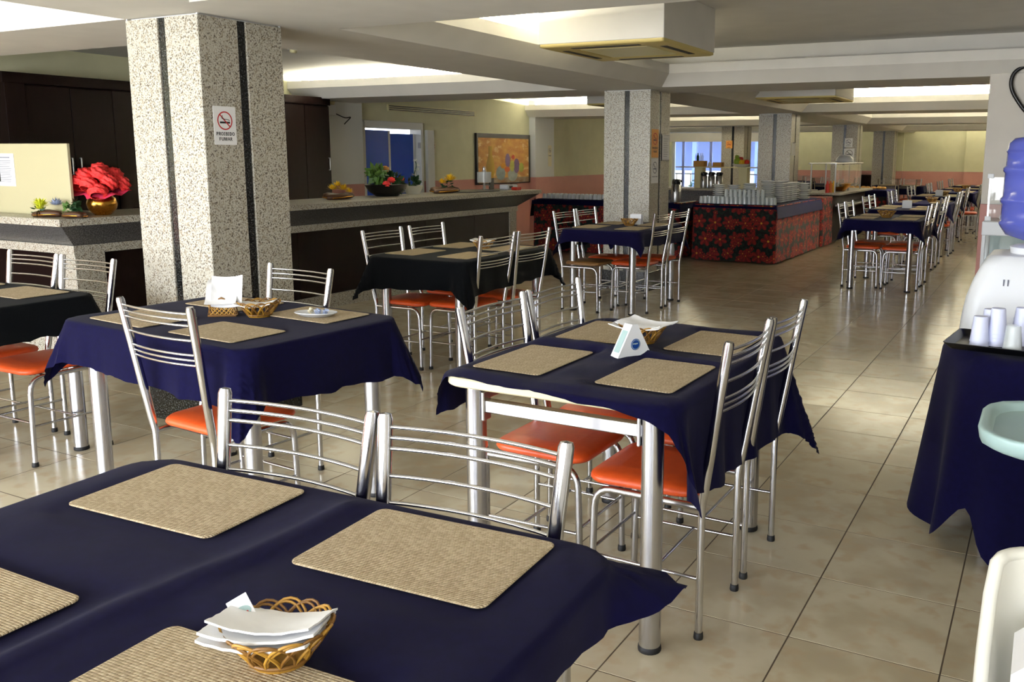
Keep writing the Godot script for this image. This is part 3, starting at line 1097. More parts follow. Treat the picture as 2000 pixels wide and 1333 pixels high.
	# service yard behind the door
	one("yard_wall", "bright pale wall outside the blue door", "wall", slab(Vector3(-13.0, -0.1, -9.5), Vector3(-12.8, 2.6, -13.0)), M.ground).set_meta("kind", "structure")
	# long air grille above the door
	var gr := thing("air_grille", "long dark slotted air grille above the blue door", "grille", Vector3(XW, 2.27, -12.19))
	obj("frame", slab(Vector3(0.0, -0.05, -1.18), Vector3(0.02, 0.05, 1.18), 0.003), M.plastic_cream, gr)
	for q in 3:
		obj("slat", slab(Vector3(0.02, -0.04 + q * 0.028, -1.15), Vector3(0.028, -0.022 + q * 0.028, 1.15)), M.grille, gr)
	sign_board("small pale notice with red print beside the blue door", Vector3(XW + 0.001, 1.66, -12.16), PI / 2, 0.13, 0.16, M.paper_cream, M.red_ink, [["AVISO", 0.028, 0.03], ["AVISO", 0.028, 0.07]], false, M.red_ink)
	# painting
	var pt := thing("painting", "still life painting of a vase and fruit in a dark frame", "painting", Vector3(XW, 1.49, -14.28))
	obj("frame", slab(Vector3(0.0, -0.47, -0.92), Vector3(0.05, 0.45, 0.92), 0.004), M.plastic_black, pt)
	var pm := MB.new()
	pm.quad(Vector3(0.052, -0.45, 0.88), Vector3(0.052, -0.45, -0.86), Vector3(0.052, 0.37, -0.86), Vector3(0.052, 0.37, 0.88), Vector3.RIGHT, [Vector2(0, 1), Vector2(1, 1), Vector2(1, 0), Vector2(0, 0)])
	obj("canvas", pm, M.painting, pt)
	# emergency light and its wire
	var em := thing("emergency_light", "twin lamp emergency light box above the dark cabinet", "emergency light", Vector3(XW + 0.131, 2.17, -9.55))
	obj("box", slab(Vector3(0.0, -0.08, -0.14), Vector3(0.07, 0.06, 0.14), 0.008), M.plastic_white, em)
	for s in [-0.09, 0.09]:
		obj("lamp_head", lt([Vector2(0.001, 0.0), Vector2(0.03, 0.005), Vector2(0.045, 0.05), Vector2(0.001, 0.055)], 16), M.plastic_cream, em, Vector3(0.04, 0.06, s))
	obj("wire", tb(smooth_path([Vector3(0.05, -0.05, -0.13), Vector3(0.15, -0.11, -0.22), Vector3(0.18, -0.10, -0.30), Vector3(0.17, -0.17, -0.22), Vector3(0.16, -0.2, -0.19)], 4), 0.008, 6), M.plastic_black, em)


func build_far_end() -> void:
	var sb := thing("sideboard", "dark low sideboard against the far wall between two columns", "sideboard", Vector3(-5.25, 0, -28.62))
	obj("body", slab(Vector3(-0.5, 0.06, -0.3), Vector3(0.5, 1.0, 0.3), 0.006), M.wood, sb)
	for q in 2:
		obj("door", bx(Vector3(-0.245 + q * 0.49, 0.53, 0.306), Vector3(0.47, 0.86, 0.015), 0.003), M.wood, sb)
	for sx in [-0.42, 0.42]:
		obj("foot", bx(Vector3(sx, 0.03, 0.2), Vector3(0.06, 0.06, 0.06)), M.wood, sb)
	# outside the far window
	one("terrace_ground", "pale sunlit terrace outside the far window", "ground", slab(Vector3(-30, -0.3, ZB - 0.3), Vector3(4, -0.1, ZB - 18)), M.ground).set_meta("kind", "structure")
	var aw := thing("blue_pavilion", "blue canopy building outside the far window", "building", Vector3(-14.5, -0.1, ZB - 9.0))
	obj("wall", slab(Vector3(-7, 0.95, -3.2), Vector3(7, 2.35, -3.0)), M.awning_blue, aw)
	obj("roof", slab(Vector3(-7.5, 2.55, -4.0), Vector3(7.5, 2.75, 1.5)), M.frame_white, aw)
	for x in [-5.0, -2.2, 0.6, 3.4, 6.0]:
		obj("post", slab(Vector3(x - 0.1, 0, 0.9), Vector3(x + 0.1, 2.55, 1.1), 0.01), M.awning_blue, aw)
	var fn := thing("terrace_railing", "low dark railing outside the far window", "railing", Vector3(-12.5, -0.1, ZB - 5.0))
	obj("rail", slab(Vector3(-5, 0.92, -0.03), Vector3(5, 0.97, 0.03)), M.grille, fn)
	for q in 34:
		obj("baluster", slab(Vector3(-4.95 + q * 0.3, 0, -0.012), Vector3(-4.92 + q * 0.3, 0.92, 0.012)), M.grille, fn)
	for k in 4:
		var sh := thing("terrace_shrub", ["dark shrub at the left end of the terrace", "second shrub on the terrace from the left", "third shrub on the terrace from the left", "dark shrub at the right end of the terrace"][k], "shrub", Vector3(-14.4 + k * 1.0, -0.1, ZB - 4.2), 0, "shrubs on the terrace")
		obj("foliage", leaf_ball(0.34, 70, 200 + k, 0.13), M.leaf, sh, Vector3(0, 0.45, 0))
		obj("stem", tb([Vector3(0, 0, 0), Vector3(0.02, 0.45, 0)], 0.02, 6), M.bark, sh)


func leaf_ball(r: float, count: int, seed_: int, size: float) -> MB:
	var q := RandomNumberGenerator.new()
	q.seed = seed_
	var m := MB.new()
	for k in count:
		var d := Vector3(q.randfn(), q.randfn(), q.randfn()).normalized()
		var c := d * r * q.randf_range(0.55, 1.0)
		var a := d.cross(Vector3(q.randfn(), q.randfn(), q.randfn())).normalized()
		var b := (d + Vector3(q.randfn(), q.randfn(), q.randfn()) * 0.5).normalized()
		var s := size * q.randf_range(0.6, 1.2)
		m.quad(c - a * s * 0.3, c + b * s * 0.5, c + a * s * 0.3, c - b * s * 0.5, d)
	return m


func build_right_side() -> void:
	# heart-shaped cable loop on the partition wall
	var lp := []
	for q in [[0.0, 0.10], [-0.10, 0.16], [-0.20, 0.11], [-0.225, 0.0], [-0.17, -0.13], [-0.05, -0.26], [0.06, -0.13], [0.12, 0.0], [0.10, 0.11], [0.0, 0.10]]:
		lp.append(Vector3(q[0], q[1], 0.03))
	one("wall_hoop", "dark heart-shaped metal hoop hung on the grey wall at the top right", "ornament", tb(smooth_path(lp, 5), 0.018, 8), M.plastic_black, Vector3(-0.17, 2.20, -9.1))
	# glass display case against the partition
	var dc := thing("display_case", "white framed glass display case against the grey partition wall", "display case", Vector3(0.25, 0, -8.75))
	obj("base", slab(Vector3(-0.74, 0.0, -0.3), Vector3(0.75, 0.16, 0.3), 0.006), M.plastic_white, dc)
	obj("label_plate", slab(Vector3(-0.66, 0.05, 0.3), Vector3(-0.52, 0.11, 0.304)), M.orange_sign, dc)
	obj("header", slab(Vector3(-0.76, 0.88, -0.3), Vector3(0.75, 1.00, 0.3), 0.006), M.plastic_white, dc)
	for s in [[-0.74, 0.28], [-0.74, -0.28], [0.73, 0.28], [0.73, -0.28]]:
		obj("corner_post", slab(Vector3(s[0] - 0.015, 0.16, s[1] - 0.015), Vector3(s[0] + 0.015, 0.88, s[1] + 0.015), 0.003), M.plastic_white, dc)
	obj("back_panel", slab(Vector3(-0.72, 0.16, -0.29), Vector3(0.72, 0.88, -0.27)), M.tray_green, dc)
	obj("pane", slab(Vector3(-0.725, 0.16, 0.283), Vector3(0.725, 0.88, 0.289)), M.glass, dc)
	obj("pane", slab(Vector3(-0.745, 0.16, -0.265), Vector3(-0.739, 0.88, 0.265)), M.glass, dc)
	for y in [0.38, 0.62]:
		obj("shelf", slab(Vector3(-0.72, y, -0.26), Vector3(0.72, y + 0.008, 0.26)), M.glass_ware, dc)
		obj("shelf_edge", slab(Vector3(-0.72, y - 0.03, 0.262), Vector3(0.72, y + 0.01, 0.27)), M.plastic_white, dc)
	obj("glass_guard", slab(Vector3(-0.72, 1.03, 0.18), Vector3(0.74, 1.38, 0.186)), M.glass, dc)
	obj("guard_post", slab(Vector3(-0.735, 1.0, 0.175), Vector3(-0.72, 1.40, 0.191)), M.steel, dc)
	obj("guard_clip", slab(Vector3(-0.75, 1.37, 0.17), Vector3(-0.70, 1.41, 0.196), 0.003), M.plastic_white, dc)
	obj("guard_clip", slab(Vector3(-0.75, 1.0, 0.17), Vector3(-0.70, 1.04, 0.196), 0.003), M.plastic_white, dc)
	for q in 3:
		var fp := one("folded_napkins", ["lowest white folded cloth on the display case", "middle white folded cloth on the display case", "topmost white folded cloth on the display case"][q], "cloth", bx(Vector3(0, 0.022, 0), Vector3(0.42 - q * 0.02, 0.043, 0.26), 0.012), M.paper, Vector3(-0.18, 1.0 + q * 0.044, -8.82), 0.03 * q, "folded cloths on the display case")
		fp.set_meta("group", "folded cloths on the display case")


# ------------------------------------------------------------------ chairs
func make_chair(seat_mat: Material) -> Node3D:
	var t := Node3D.new()
	t.name = "dining_chair"
	if not S.has("seat"):
		var sh := MB.new()
		var ls := []
		for q in [[0.030, 0.466], [0.006, 0.470], [0.0, 0.480], [0.003, 0.492], [0.016, 0.502], [0.045, 0.507], [0.09, 0.510]]:
			var o := rrect(0.205 - q[0], 0.198 - q[0], 0.07 - q[0] * 0.5, q[1], 5)
			for k in o.size():
				o[k].x *= 0.93 + 0.17 * (o[k].z + 0.2)
				o[k].z += 0.216
			ls.append(o)
		sh.loops(ls)
		S.seat = sh.mesh()
		S.board = bx(Vector3(0, 0.462, 0.20), Vector3(0.30, 0.010, 0.32), 0.002).mesh()
		for s in [-1, 1]:
			var rp := []
			var rr := []
			for q in [[0.185, 0.012, 0.0], [0.185, 0.20, 0.0], [0.185, 0.40, 0.0], [0.185, 0.445, -0.001], [0.1875, 0.475, -0.004], [0.190, 0.51, -0.009], [0.198, 0.65, -0.031], [0.208, 0.82, -0.057], [0.218, 0.99, -0.084], [0.2183, 1.0, -0.0855]]:
				rp.append(Vector3(q[0] * s, q[1], q[2]))
				rr.append(0.0125 if q[1] < 0.46 else (0.0145 if q[1] < 0.48 else (0.0165 if q[1] < 0.995 else 0.013)))
			S["rear%d" % s] = tb(rp, rr, 12).mesh()
			S["rearcap%d" % s] = lt([Vector2(0.001, 0.0), Vector2(0.0155, 0.0), Vector2(0.0165, 0.006), Vector2(0.0150, 0.022), Vector2(0.0125, 0.024)], 12).mesh()
			var fp := [Vector3(0.178 * s, 0.012, 0.395), Vector3(0.178 * s, 0.20, 0.391), Vector3(0.178 * s, 0.375, 0.386)]
			for q in 6:
				var a := PI / 2 * q / 5.0
				fp.append(Vector3(0.178 * s, 0.385 + sin(a) * 0.062, 0.322 + cos(a) * 0.062))
			fp.append(Vector3(0.180 * s, 0.447, 0.2))
			fp.append(Vector3(0.184 * s, 0.447, 0.008))
			S["front%d" % s] = tb(fp, 0.0125, 12).mesh()
			S["side%d" % s] = tb([Vector3(0.178 * s, 0.205, 0.391), Vector3(0.185 * s, 0.205, 0.0)], 0.006, 6).mesh()
		S.cross0 = tb([Vector3(-0.178, 0.225, 0.391), Vector3(0.178, 0.225, 0.391)], 0.006, 6).mesh()
		S.cross1 = tb([Vector3(-0.182, 0.205, 0.16), Vector3(0.182, 0.205, 0.16)], 0.006, 6).mesh()
		S.under = tb([Vector3(-0.182, 0.447, 0.30), Vector3(0.182, 0.447, 0.30)], 0.008, 6).mesh()
		var fr := [0.05, 0.092, 0.134, 0.24, 0.345, 0.383, 0.42]
		for k in 7:
			var y: float = 1.0 - fr[k] * 0.545
			var fx := 0.190 + (y - 0.51) * 0.0583
			var fz := -0.009 - (y - 0.51) * 0.1555
			var pts := []
			for q in 9:
				var c := -1.0 + q * 0.25
				pts.append(Vector3(c * fx, y, fz - 0.026 * (1.0 - c * c)))
			S["rod%d" % k] = tb(pts, 0.0047, 6).mesh()
	obj("seat", S.seat, seat_mat, t)
	obj("seat_board", S.board, M.plastic_black, t)
	for s in [-1, 1]:
		var l := obj("rear_leg", S["rear%d" % s], M.chrome, t)
		obj("foot_cap", S["rearcap%d" % s], M.rubber, l, Vector3(0.185 * s, 0, 0))
		var f := obj("front_leg", S["front%d" % s], M.chrome_worn, t)
		obj("foot_cap", S["rearcap%d" % s], M.rubber, f, Vector3(0.178 * s, 0, 0.395))
		obj("stretcher", S["side%d" % s], M.chrome_worn, t)
	obj("stretcher", S.cross0, M.chrome_worn, t)
	obj("stretcher", S.cross1, M.chrome_worn, t)
	obj("seat_rail", S.under, M.chrome_worn, t)
	for k in 7:
		obj("back_rod", S["rod%d" % k], M.chrome, t)
	return t


var chair_proto: Node3D
var chair_brown: Node3D


func chair(x: float, z: float, deg: float, label: String, group: String, brown := false) -> void:
	var c: Node3D = (chair_brown if brown else chair_proto).duplicate()
	c.name = numbered("dining_chair")
	add_child(c)
	c.position = Vector3(x, 0, z)
	c.rotation_degrees = Vector3(0, deg, 0)
	tag(c, label, "chair", group)


# ------------------------------------------------------------------ tables
const TW := 0.84
const TL := 1.22


func table(c: Vector3, deg: float, label: String) -> Node3D:
	var t := thing("dining_table", label, "table", c, deg_to_rad(deg), "four-seat dining tables")
	if not S.has("tt"):
		var m := MB.new()
		var hx := TW / 2
		var hz := TL / 2
		m.loops([rrect(hx - 0.006, hz - 0.006, 0.085, TOP - 0.032, 5), rrect(hx, hz, 0.09, TOP - 0.027, 5), rrect(hx, hz, 0.09, TOP - 0.005, 5), rrect(hx - 0.005, hz - 0.005, 0.085, TOP, 5)], true, true, [1, 2])
		S.tt = m.mesh()
		S.tleg = lt([Vector2(0.035, 0.015), Vector2(0.035, TOP - 0.033)], 20).mesh()
		S.tcap = lt([Vector2(0.001, 0.0), Vector2(0.037, 0.0), Vector2(0.038, 0.006), Vector2(0.0365, 0.018), Vector2(0.034, 0.02)], 20).mesh()
		S.rail_short = bx(Vector3(0, 0.72, 0), Vector3(0.59, 0.045, 0.03), 0.004).mesh()
		S.rail_long = bx(Vector3(0, 0.745, 0), Vector3(0.03, 0.04, 0.98), 0.004).mesh()
		S.bracket = bx(Vector3(0, 0.72, 0), Vector3(0.012, 0.10, 0.045), 0.003).mesh()
	obj("tabletop", S.tt, M.laminate, t)
	for sx in [-1, 1]:
		for sz in [-1, 1]:
			var l := obj("leg", S.tleg, M.chrome_worn, t, Vector3(sx * 0.325, 0, sz * 0.523))
			obj("foot_cap", S.tcap, M.rubber, l)
			obj("bracket", S.bracket, M.chrome_worn, t, Vector3(sx * 0.285, 0, sz * 0.523))
	for sz in [-1, 1]:
		obj("rail", S.rail_short, M.chrome, t, Vector3(0, 0, sz * 0.523))
		obj("rail", S.rail_long, M.chrome_worn, t, Vector3(sz * 0.325, 0, 0))
	return t


func edge_lines(half: float, count: int, edge: float, off: float) -> Array:
	var out := []
	for s in [-1.0, 1.0]:
		for d in [-0.03, -0.002, 0.006, 0.014, 0.024]:
			var e: float = s * (edge + d) - off
			if absf(e) < half - 0.004:
				out.append(e)
	for k in count + 1:
		var x := lerpf(-half, half, float(k) / count)
		var clear := true
		for e in out:
			if absf(e - x) < 0.005:
				clear = false
		if clear or k == 0 or k == count:
			out.append(x)
	out.sort()
	return out


# a cloth laid over a table board: flat on top, bent over the edge, hanging in folds, pointed at the corners
func cloth(c: Vector3, deg: float, half: Vector2, off: Vector2, turn: float, m: Material, label: String, seed_: int, fine := 1.0, wrinkle := 0.004, flare := Vector4(0.34, 0, 0, 0), ridge := Vector3.ZERO) -> void:
	var hx := TW / 2 + 0.002
	var hz := TL / 2 + 0.002
	var r := 0.09
	var nu := int(half.x * 2 / 0.022 * fine)
	var nv := int(half.y * 2 / 0.022 * fine)
	# grid lines where the cloth meets the edge of the board, so that the bend is drawn in full
	var us := edge_lines(half.x, nu, hx, off.x)
	var vs := edge_lines(half.y, nv, hz, off.y)
	var nz := FastNoiseLite.new()
	nz.seed = seed_
	nz.frequency = 2.2
	nz.fractal_octaves = 3
	var g := []
	for i in us.size():
		var row := []
		for j in vs.size():
			var p := Vector2(us[i], vs[j])
			# the hem is not quite straight
			p *= 1.0 + 0.02 * nz.get_noise_2d(p.x * 2.0, p.y * 2.0 + 9.0) * clampf((maxf(absf(p.x) - hx, absf(p.y) - hz)) / 0.08, 0.0, 1.0)
			p = p.rotated(turn) + off
			var ax := absf(p.x) - (hx - r)
			var az := absf(p.y) - (hz - r)
			var q := Vector2(clampf(p.x, -hx, hx), clampf(p.y, -hz, hz))
			var d := 0.0
			var nn := Vector2.ZERO
			var corner := 0.0
			if ax > 0 and az > 0:
				var cc := Vector2(signf(p.x) * (hx - r), signf(p.y) * (hz - r))
				var e := p - cc
				d = e.length() - r
				nn = e.normalized()
				q = cc + nn * r
				corner = sin(2.0 * atan2(absf(nn.y), absf(nn.x)))
			elif ax > az:
				d = absf(p.x) - hx
				nn = Vector2(signf(p.x), 0)
				q = Vector2(signf(p.x) * hx, p.y)
			else:
				d = absf(p.y) - hz
				nn = Vector2(0, signf(p.y))
				q = Vector2(p.x, signf(p.y) * hz)
			var y := TOP + 0.0025
			if d <= 0.0:
				var rise := clampf(-d / 0.05, 0.0, 1.0)
				# weighed down by the place mats
				var mx := smoothstep(0.0, 0.03, maxf(absf(absf(p.x) - 0.235) - 0.145, absf(absf(p.y) - 0.285) - 0.21))
				rise *= 0.12 + 0.88 * mx if wrinkle > 0.005 else 1.0
				var wv := nz.get_noise_2d(p.x * 1.3 + 3.0, p.y * 1.3)
				y += rise * wrinkle * (0.5 + 0.5 * wv)
				if ridge.x > 0.0:
					var off_r := p.y - ridge.y - 0.03 * sin(p.x * 5.0)
					y += rise * ridge.x * exp(-pow(off_r / ridge.z, 2))
				row.append(Vector3(p.x, y, p.y))
			else:
				var rb := 0.014
				var arc := rb * PI / 2
				var out := 0.0
				var down := 0.0
				if d < arc:
					out = rb * sin(d / rb)
					down = rb * (1.0 - cos(d / rb))
				else:
					var h := d - arc
					var s := q.x * absf(nn.y) + q.y * absf(nn.x)
					var fold := sin(s * 17.0 + seed_ + 1.6 * nz.get_noise_1d(s * 1.5)) * 0.5 + nz.get_noise_2d(s * 2.0, 5.0 + signf(nn.x + nn.y))
					var fl := corner * (flare.x + 0.10 * nz.get_noise_2d(nn.x * 3.0, nn.y * 3.0))
					if signf(nn.x) == flare.y and signf(nn.y) == flare.z:
						fl += corner * flare.w
					fl = minf(fl, 0.92)
					out = rb + h * (0.05 + 0.07 * fold * (1.0 - corner)) + h * fl
					out = maxf(out, rb * 0.6)
					down = rb + h * sqrt(1.0 - fl * fl)
				row.append(Vector3(q.x + nn.x * out, y - down, q.y + nn.y * out))
		g.append(row)
	var mb := MB.new()
	mb.sheet(g, Vector3.UP)
	one("tablecloth", label, "tablecloth", mb, m, c, deg_to_rad(deg), "tablecloths")


func place_mat(c: Vector3, deg: float, local: Vector2, along_z: bool, label: String, tilt := 0.0) -> void:
	if not S.has("mat"):
		var m := MB.new()
		m.loops([rrect(0.197, 0.132, 0.016, 0.0), rrect(0.2, 0.135, 0.018, 0.0015), rrect(0.2, 0.135, 0.018, 0.0035), rrect(0.197, 0.132, 0.016, 0.0048)], true, true, [1, 2])
		S.mat = m.mesh()
	var b := Basis(Vector3.UP, deg_to_rad(deg))
	var p := c + b * Vector3(local.x, 0, local.y)
	one("placemat", label, "placemat", S.mat, M.weave, Vector3(p.x, TOP + 0.0072, p.z), deg_to_rad(deg) + (PI / 2 if along_z else 0.0) + tilt, "woven placemats")


# ------------------------------------------------------------------ table ware
func make_basket() -> Node3D:
	var t := Node3D.new()
	t.name = "bread_basket"
	if not S.has("arch"):
		var n := 14
		var arcs := MB.new()
		for w in [-1, 1]:
			var pts := []
			for k in 13:
				var s := float(k) / 12.0
				var e := sin(PI * s)
				var a: float = (s - 0.5) * TAU / n * 3.2 + w * 0.035 * (0.35 + e)
				var rr := 0.046 + 0.046 * pow(e, 0.75)
				pts.append(Vector3(cos(a) * (rr + 0.0018 * w), 0.006 + 0.062 * pow(e, 0.8) + 0.0022 * w * e, sin(a) * (rr + 0.0018 * w)))
			arcs.tube(pts, 0.0027, 6)
		S.arch = arcs.mesh()
		S.bbase = lt([Vector2(0.001, 0.0), Vector2(0.047, 0.0), Vector2(0.05, 0.005), Vector2(0.047, 0.010), Vector2(0.001, 0.007)], 28).mesh()
		var rim := []
		for k in 28:
			var a := TAU * k / 28
			rim.append(Vector3(cos(a) * 0.052, 0.011, sin(a) * 0.052))
		S.brim = tb(rim, 0.004, 6, true).mesh()
	obj("base", S.bbase, M.cane, t)
	obj("base_ring", S.brim, M.cane_dark, t)
	for k in 14:
		obj("cane_arch", S.arch, M.cane if k % 2 == 0 else M.cane_dark, t, Vector3.ZERO, TAU * k / 14)
	return t


var basket_proto: Node3D


func basket(at: Vector3, deg: float, label: String, sc := 1.0) -> void:
	var b: Node3D = basket_proto.duplicate()
	b.name = numbered("bread_basket")
	add_child(b)
	b.position = at
	b.rotation_degrees.y = deg
	b.scale = Vector3(1.0, 1.0, 0.88) * sc
	tag(b, label, "basket", "woven bread baskets")


# a paper napkin: a bent, folded sheet with some thickness
func napkin_mesh(w: float, l: float, bend: float, curl: float, th: float, seed_: int) -> MB:
	var nz := FastNoiseLite.new()
	nz.seed = seed_
	nz.frequency = 6.0
	var m := MB.new()
	var top := []
	var bot := []
	for i in 13:
		var ra := []
		var rb := []
		for j in 11:
			var x := lerpf(-0.5, 0.5, i / 12.0)
			var z := lerpf(-0.5, 0.5, j / 10.0)
			var y := bend * (x * x * 4.0) + curl * z * absf(z) * 4.0 + 0.002 * nz.get_noise_2d(x, z)
			ra.append(Vector3(x * w, y + th, z * l))
			rb.append(Vector3(x * w, y, z * l))
		top.append(ra)
		bot.append(rb)
	m.sheet(top, Vector3.UP)
	m.sheet(bot, Vector3.DOWN)
	var edge := []
	for e in 4:
		var g := [[], []]
		for k in 13:
			var i: int = [k, 12, 12 - k, 0][e]
			var j: int = [0, mini(k, 10), 10, 10 - mini(k, 10)][e]
			g[0].append(top[i][j])
			g[1].append(bot[i][j])
		m.sheet(g, Vector3([0, 1, 0, -1][e], 0, [-1, 0, 1, 0][e]))
	return m


func napkin(at: Vector3, deg: float, tilt: float, mesh: MB, label: String) -> void:
	var o := one("paper_napkin", label, "napkin", mesh, M.paper, at, 0, "paper napkins")
	o.rotation = Vector3(deg_to_rad(tilt), deg_to_rad(deg), 0)


func build_dining() -> void:
	chair_proto = make_chair(M.vinyl)
	chair_brown = make_chair(M.vinyl_brown)
	basket_proto = make_basket()
	# [centre, turn, phrase, cloth material, cloth half size, offset, turn, seed, fineness]
	var T := [
		[Vector3(-4.98, 0, -2.46), 90.0, "black table at the left edge", "black", Vector2(0.62, 0.80), Vector2(0, 0), 0.0, 3, 0.7],
		[Vector3(-1.25, 0, -0.950), 92.0, "foreground blue table", "navy", Vector2(0.545, 0.715), Vector2(0.0, 0.0), 0.02, 8, 1.0],
		[Vector3(-1.345, 0, -2.935), 0.0, "blue table with the triangular sign", "navy", Vector2(0.66, 0.80), Vector2(0.13, -0.16), 0.07, 15, 1.0],
		[Vector3(-3.20, 0, -2.73), 86.0, "blue table before the front column", "navy", Vector2(0.64, 0.84), Vector2(0, 0.02), 0.05, 22, 1.0],
		[Vector3(-3.93, 0, -5.55), 0.0, "black table by the bar", "black", Vector2(0.66, 0.84), Vector2(0.0, 0.0), -0.03, 31, 0.7],
		[Vector3(-3.90, 0, -8.36), 1.0, "blue table before the second column", "navy", Vector2(0.62, 0.80), Vector2(-0.02, -0.05), 0.03, 44, 0.6],
		[Vector3(-1.715, 0, -11.26), 0.0, "first table of the right row", "navy", Vector2(0.66, 0.78), Vector2(0, -0.03), 0.02, 51, 0.5],
		[Vector3(-1.82, 0, -13.45), 0.0, "second table of the right row", "navy", Vector2(0.64, 0.78), Vector2(0, 0), 0.0, 57, 0.4],
		[Vector3(-1.80, 0, -15.45), 0.0, "third table of the right row", "navy", Vector2(0.64, 0.78), Vector2(0, 0), 0.0, 63, 0.4],
		[Vector3(-1.87, 0, -18.15), 0.0, "fourth table of the right row", "navy", Vector2(0.64, 0.78), Vector2(0, 0), 0.0, 69, 0.4],
		[Vector3(-1.80, 0, -20.35), 0.0, "fifth table of the right row", "navy", Vector2(0.64, 0.78), Vector2(0, 0), 0.0, 75, 0.4],
		[Vector3(-1.80, 0, -22.45), 0.0, "sixth table of the right row", "navy", Vector2(0.64, 0.78), Vector2(0, 0), 0.0, 81, 0.4],
		[Vector3(-3.45, 0, -24.0), 90.0, "far table behind the fourth column", "navy", Vector2(0.64, 0.78), Vector2(0, 0), 0.0, 87, 0.4],
		[Vector3(-1.80, 0, -24.9), 0.0, "last table of the right row", "navy", Vector2(0.64, 0.78), Vector2(0, 0), 0.0, 93, 0.4]]
	var names := ["near left", "far left", "near right", "far right"]
	for k in T.size():
		var a: Array = T[k]
		table(a[0], a[1], "chrome legged table under a cloth, the " + a[2])
		cloth(a[0], a[1], a[4], a[5], a[6], M.navy if a[3] == "navy" else M.black_cloth, ("navy blue cloth on the " if a[3] == "navy" else "black cloth on the ") + a[2], a[7], a[8], [0.004, 0.008, 0.022][k] if k < 3 else 0.004, Vector4(0.3, 1, 1, 0.62) if k == 1 else Vector4(0.34, 0, 0, 0), Vector3(0.011, 0.0, 0.026) if k == 1 else (Vector3(0.014, 0.03, 0.028) if k == 2 else Vector3.ZERO))
		var q := 0
		for sx in [-1, 1]:
			for sz in [1, -1]:
				var lp := Vector2(sx * 0.235, sz * 0.285)
				if k == 1:
					lp = Vector2(sx * 0.255, sz * 0.302)
				var w: String = names[q]
				if k == 0 or k == 1 or k == 3 or k == 12:     # long side across the hall
					w = ["near right", "near left", "far right", "far left"][q]
				place_mat(a[0], a[1], lp, true, "beige woven placemat, %s of the %s" % [w, a[2]], 0.03 * sin(k * 3.0 + q * 2.0))
				q += 1
	# chairs: x, z of the rear feet, facing, words
	var C := [
		[-4.575, -2.90, 0, "right of the two behind the black table at the left edge"],
		[-5.06, -2.90, 0, "left of the two behind the black table at the left edge"],
		[-5.05, -1.98, 178, "on the near side of the black table at the left edge"],
		[-1.482, -1.345, 2, "left of the two behind the foreground blue table"],
		[-1.012, -1.362, 2, "right of the two behind the foreground blue table"],
		[-0.905, -2.73, -90, "front right side of the table with the triangular sign"],
		[-0.905, -3.205, -90, "rear right side of the table with the triangular sign"],
		[-1.80, -2.845, 90, "front left side of the table with the triangular sign"],
		[-1.80, -3.325, 90, "rear left side of the table with the triangular sign"],
		[-2.95, -2.255, 176, "back to camera at the table before the front column"],
		[-3.30, -3.16, -4, "behind the blue table before the front column, at right"],
		[-4.36, -5.22, 90, "front left side of the black table by the bar"],
		[-4.37, -5.77, 90, "rear left side of the black table by the bar"],
		[-3.53, -5.28, -90, "front right side of the black table by the bar"],
		[-3.51, -5.75, -91, "rear right side of the black table by the bar"],
		[-4.31, -7.96, 90, "brown seat, front left side of the table before the second column"],
		[-4.31, -8.44, 90, "rear left side of the table before the second column"],
		[-3.465, -8.165, -90, "front right side of the table before the second column"],
		[-3.465, -8.645, -90, "rear right side of the table before the second column"]]
	for k in C.size():
		var a: Array = C[k]
		var brown := String(a[3]).begins_with("brown")
		chair(a[0], a[1], a[2], ("chrome chair with " if brown else "orange seated chrome chair, ") + a[3], "chrome dining chairs", brown)
	var R := [[6, "first"], [7, "second"], [8, "third"], [9, "fourth"], [10, "fifth"], [11, "sixth"], [13, "last"]]
	for r in R:
		var c: Vector3 = T[r[0]][0]
		for s in [-1, 1]:
			for e in [[0.215, "front"], [-0.265, "rear"]]:
				if r[0] == 9 and s == 1 and e[0] < 0:
					continue
				var dx: float = 0.44 if s < 0 else (0.39 if r[0] == 6 else 0.42)
				chair(c.x + s * (dx + 0.01), c.z + e[0] + 0.02 * sin(r[0] * 5.0 + s), -90.0 * s + 2.0 * sin(r[0] * 3.0 + e[0] * 9.0), "orange seated chrome chair, %s %s side of the %s right-row table" % [e[1], "left" if s < 0 else "right", r[1]], "chrome dining chairs of the right row")
	chair(-1.22, -18.78, -88, "orange seated chrome chair pulled out into the aisle near the partition", "chrome dining chairs of the right row")
	for e in [[-3.7, -24.42, 0, "far left"], [-3.2, -24.42, 0, "far right"], [-3.68, -23.58, 180, "near left"], [-3.2, -23.58, 180, "near right"]]:
		chair(e[0], e[1], e[2], "orange chair, %s of the far table behind the fourth column" % e[3], "chrome dining chairs of the far table")
	# a second row at the far end, seen between the columns
	var far := [[-5.6, -24.3], [-0.1, -25.2], [-6.9, -26.6]]
	for k in 3:
		var c := Vector3(far[k][0], 0, far[k][1])
		var ph: String = ["far table left of the fourth column", "far table at the right end of the back wall", "far table in the left corner by the back wall"][k]
		table(c, 90, "chrome legged table, the " + ph)
		cloth(c, 90, Vector2(0.62, 0.78), Vector2.ZERO, 0.0, M.navy, "navy blue cloth on the " + ph, 120 + k, 0.35)
		for e in [[-0.24, 0.44, 180, "near left"], [0.24, 0.44, 180, "near right"], [-0.24, -0.44, 0, "far left"], [0.24, -0.44, 0, "far right"]]:
			chair(c.x + e[0], c.z + e[1], e[2], "orange chair, %s of the %s" % [e[3], ph], "chrome dining chairs at the far end")
	var y := TOP + 0.0062
	# foreground table: basket with napkins and a small card
	var bp := Vector3(-0.922, y + 0.006, -0.835)
	basket(bp, 20, "open woven cane basket with napkins on the foreground table", 0.84)
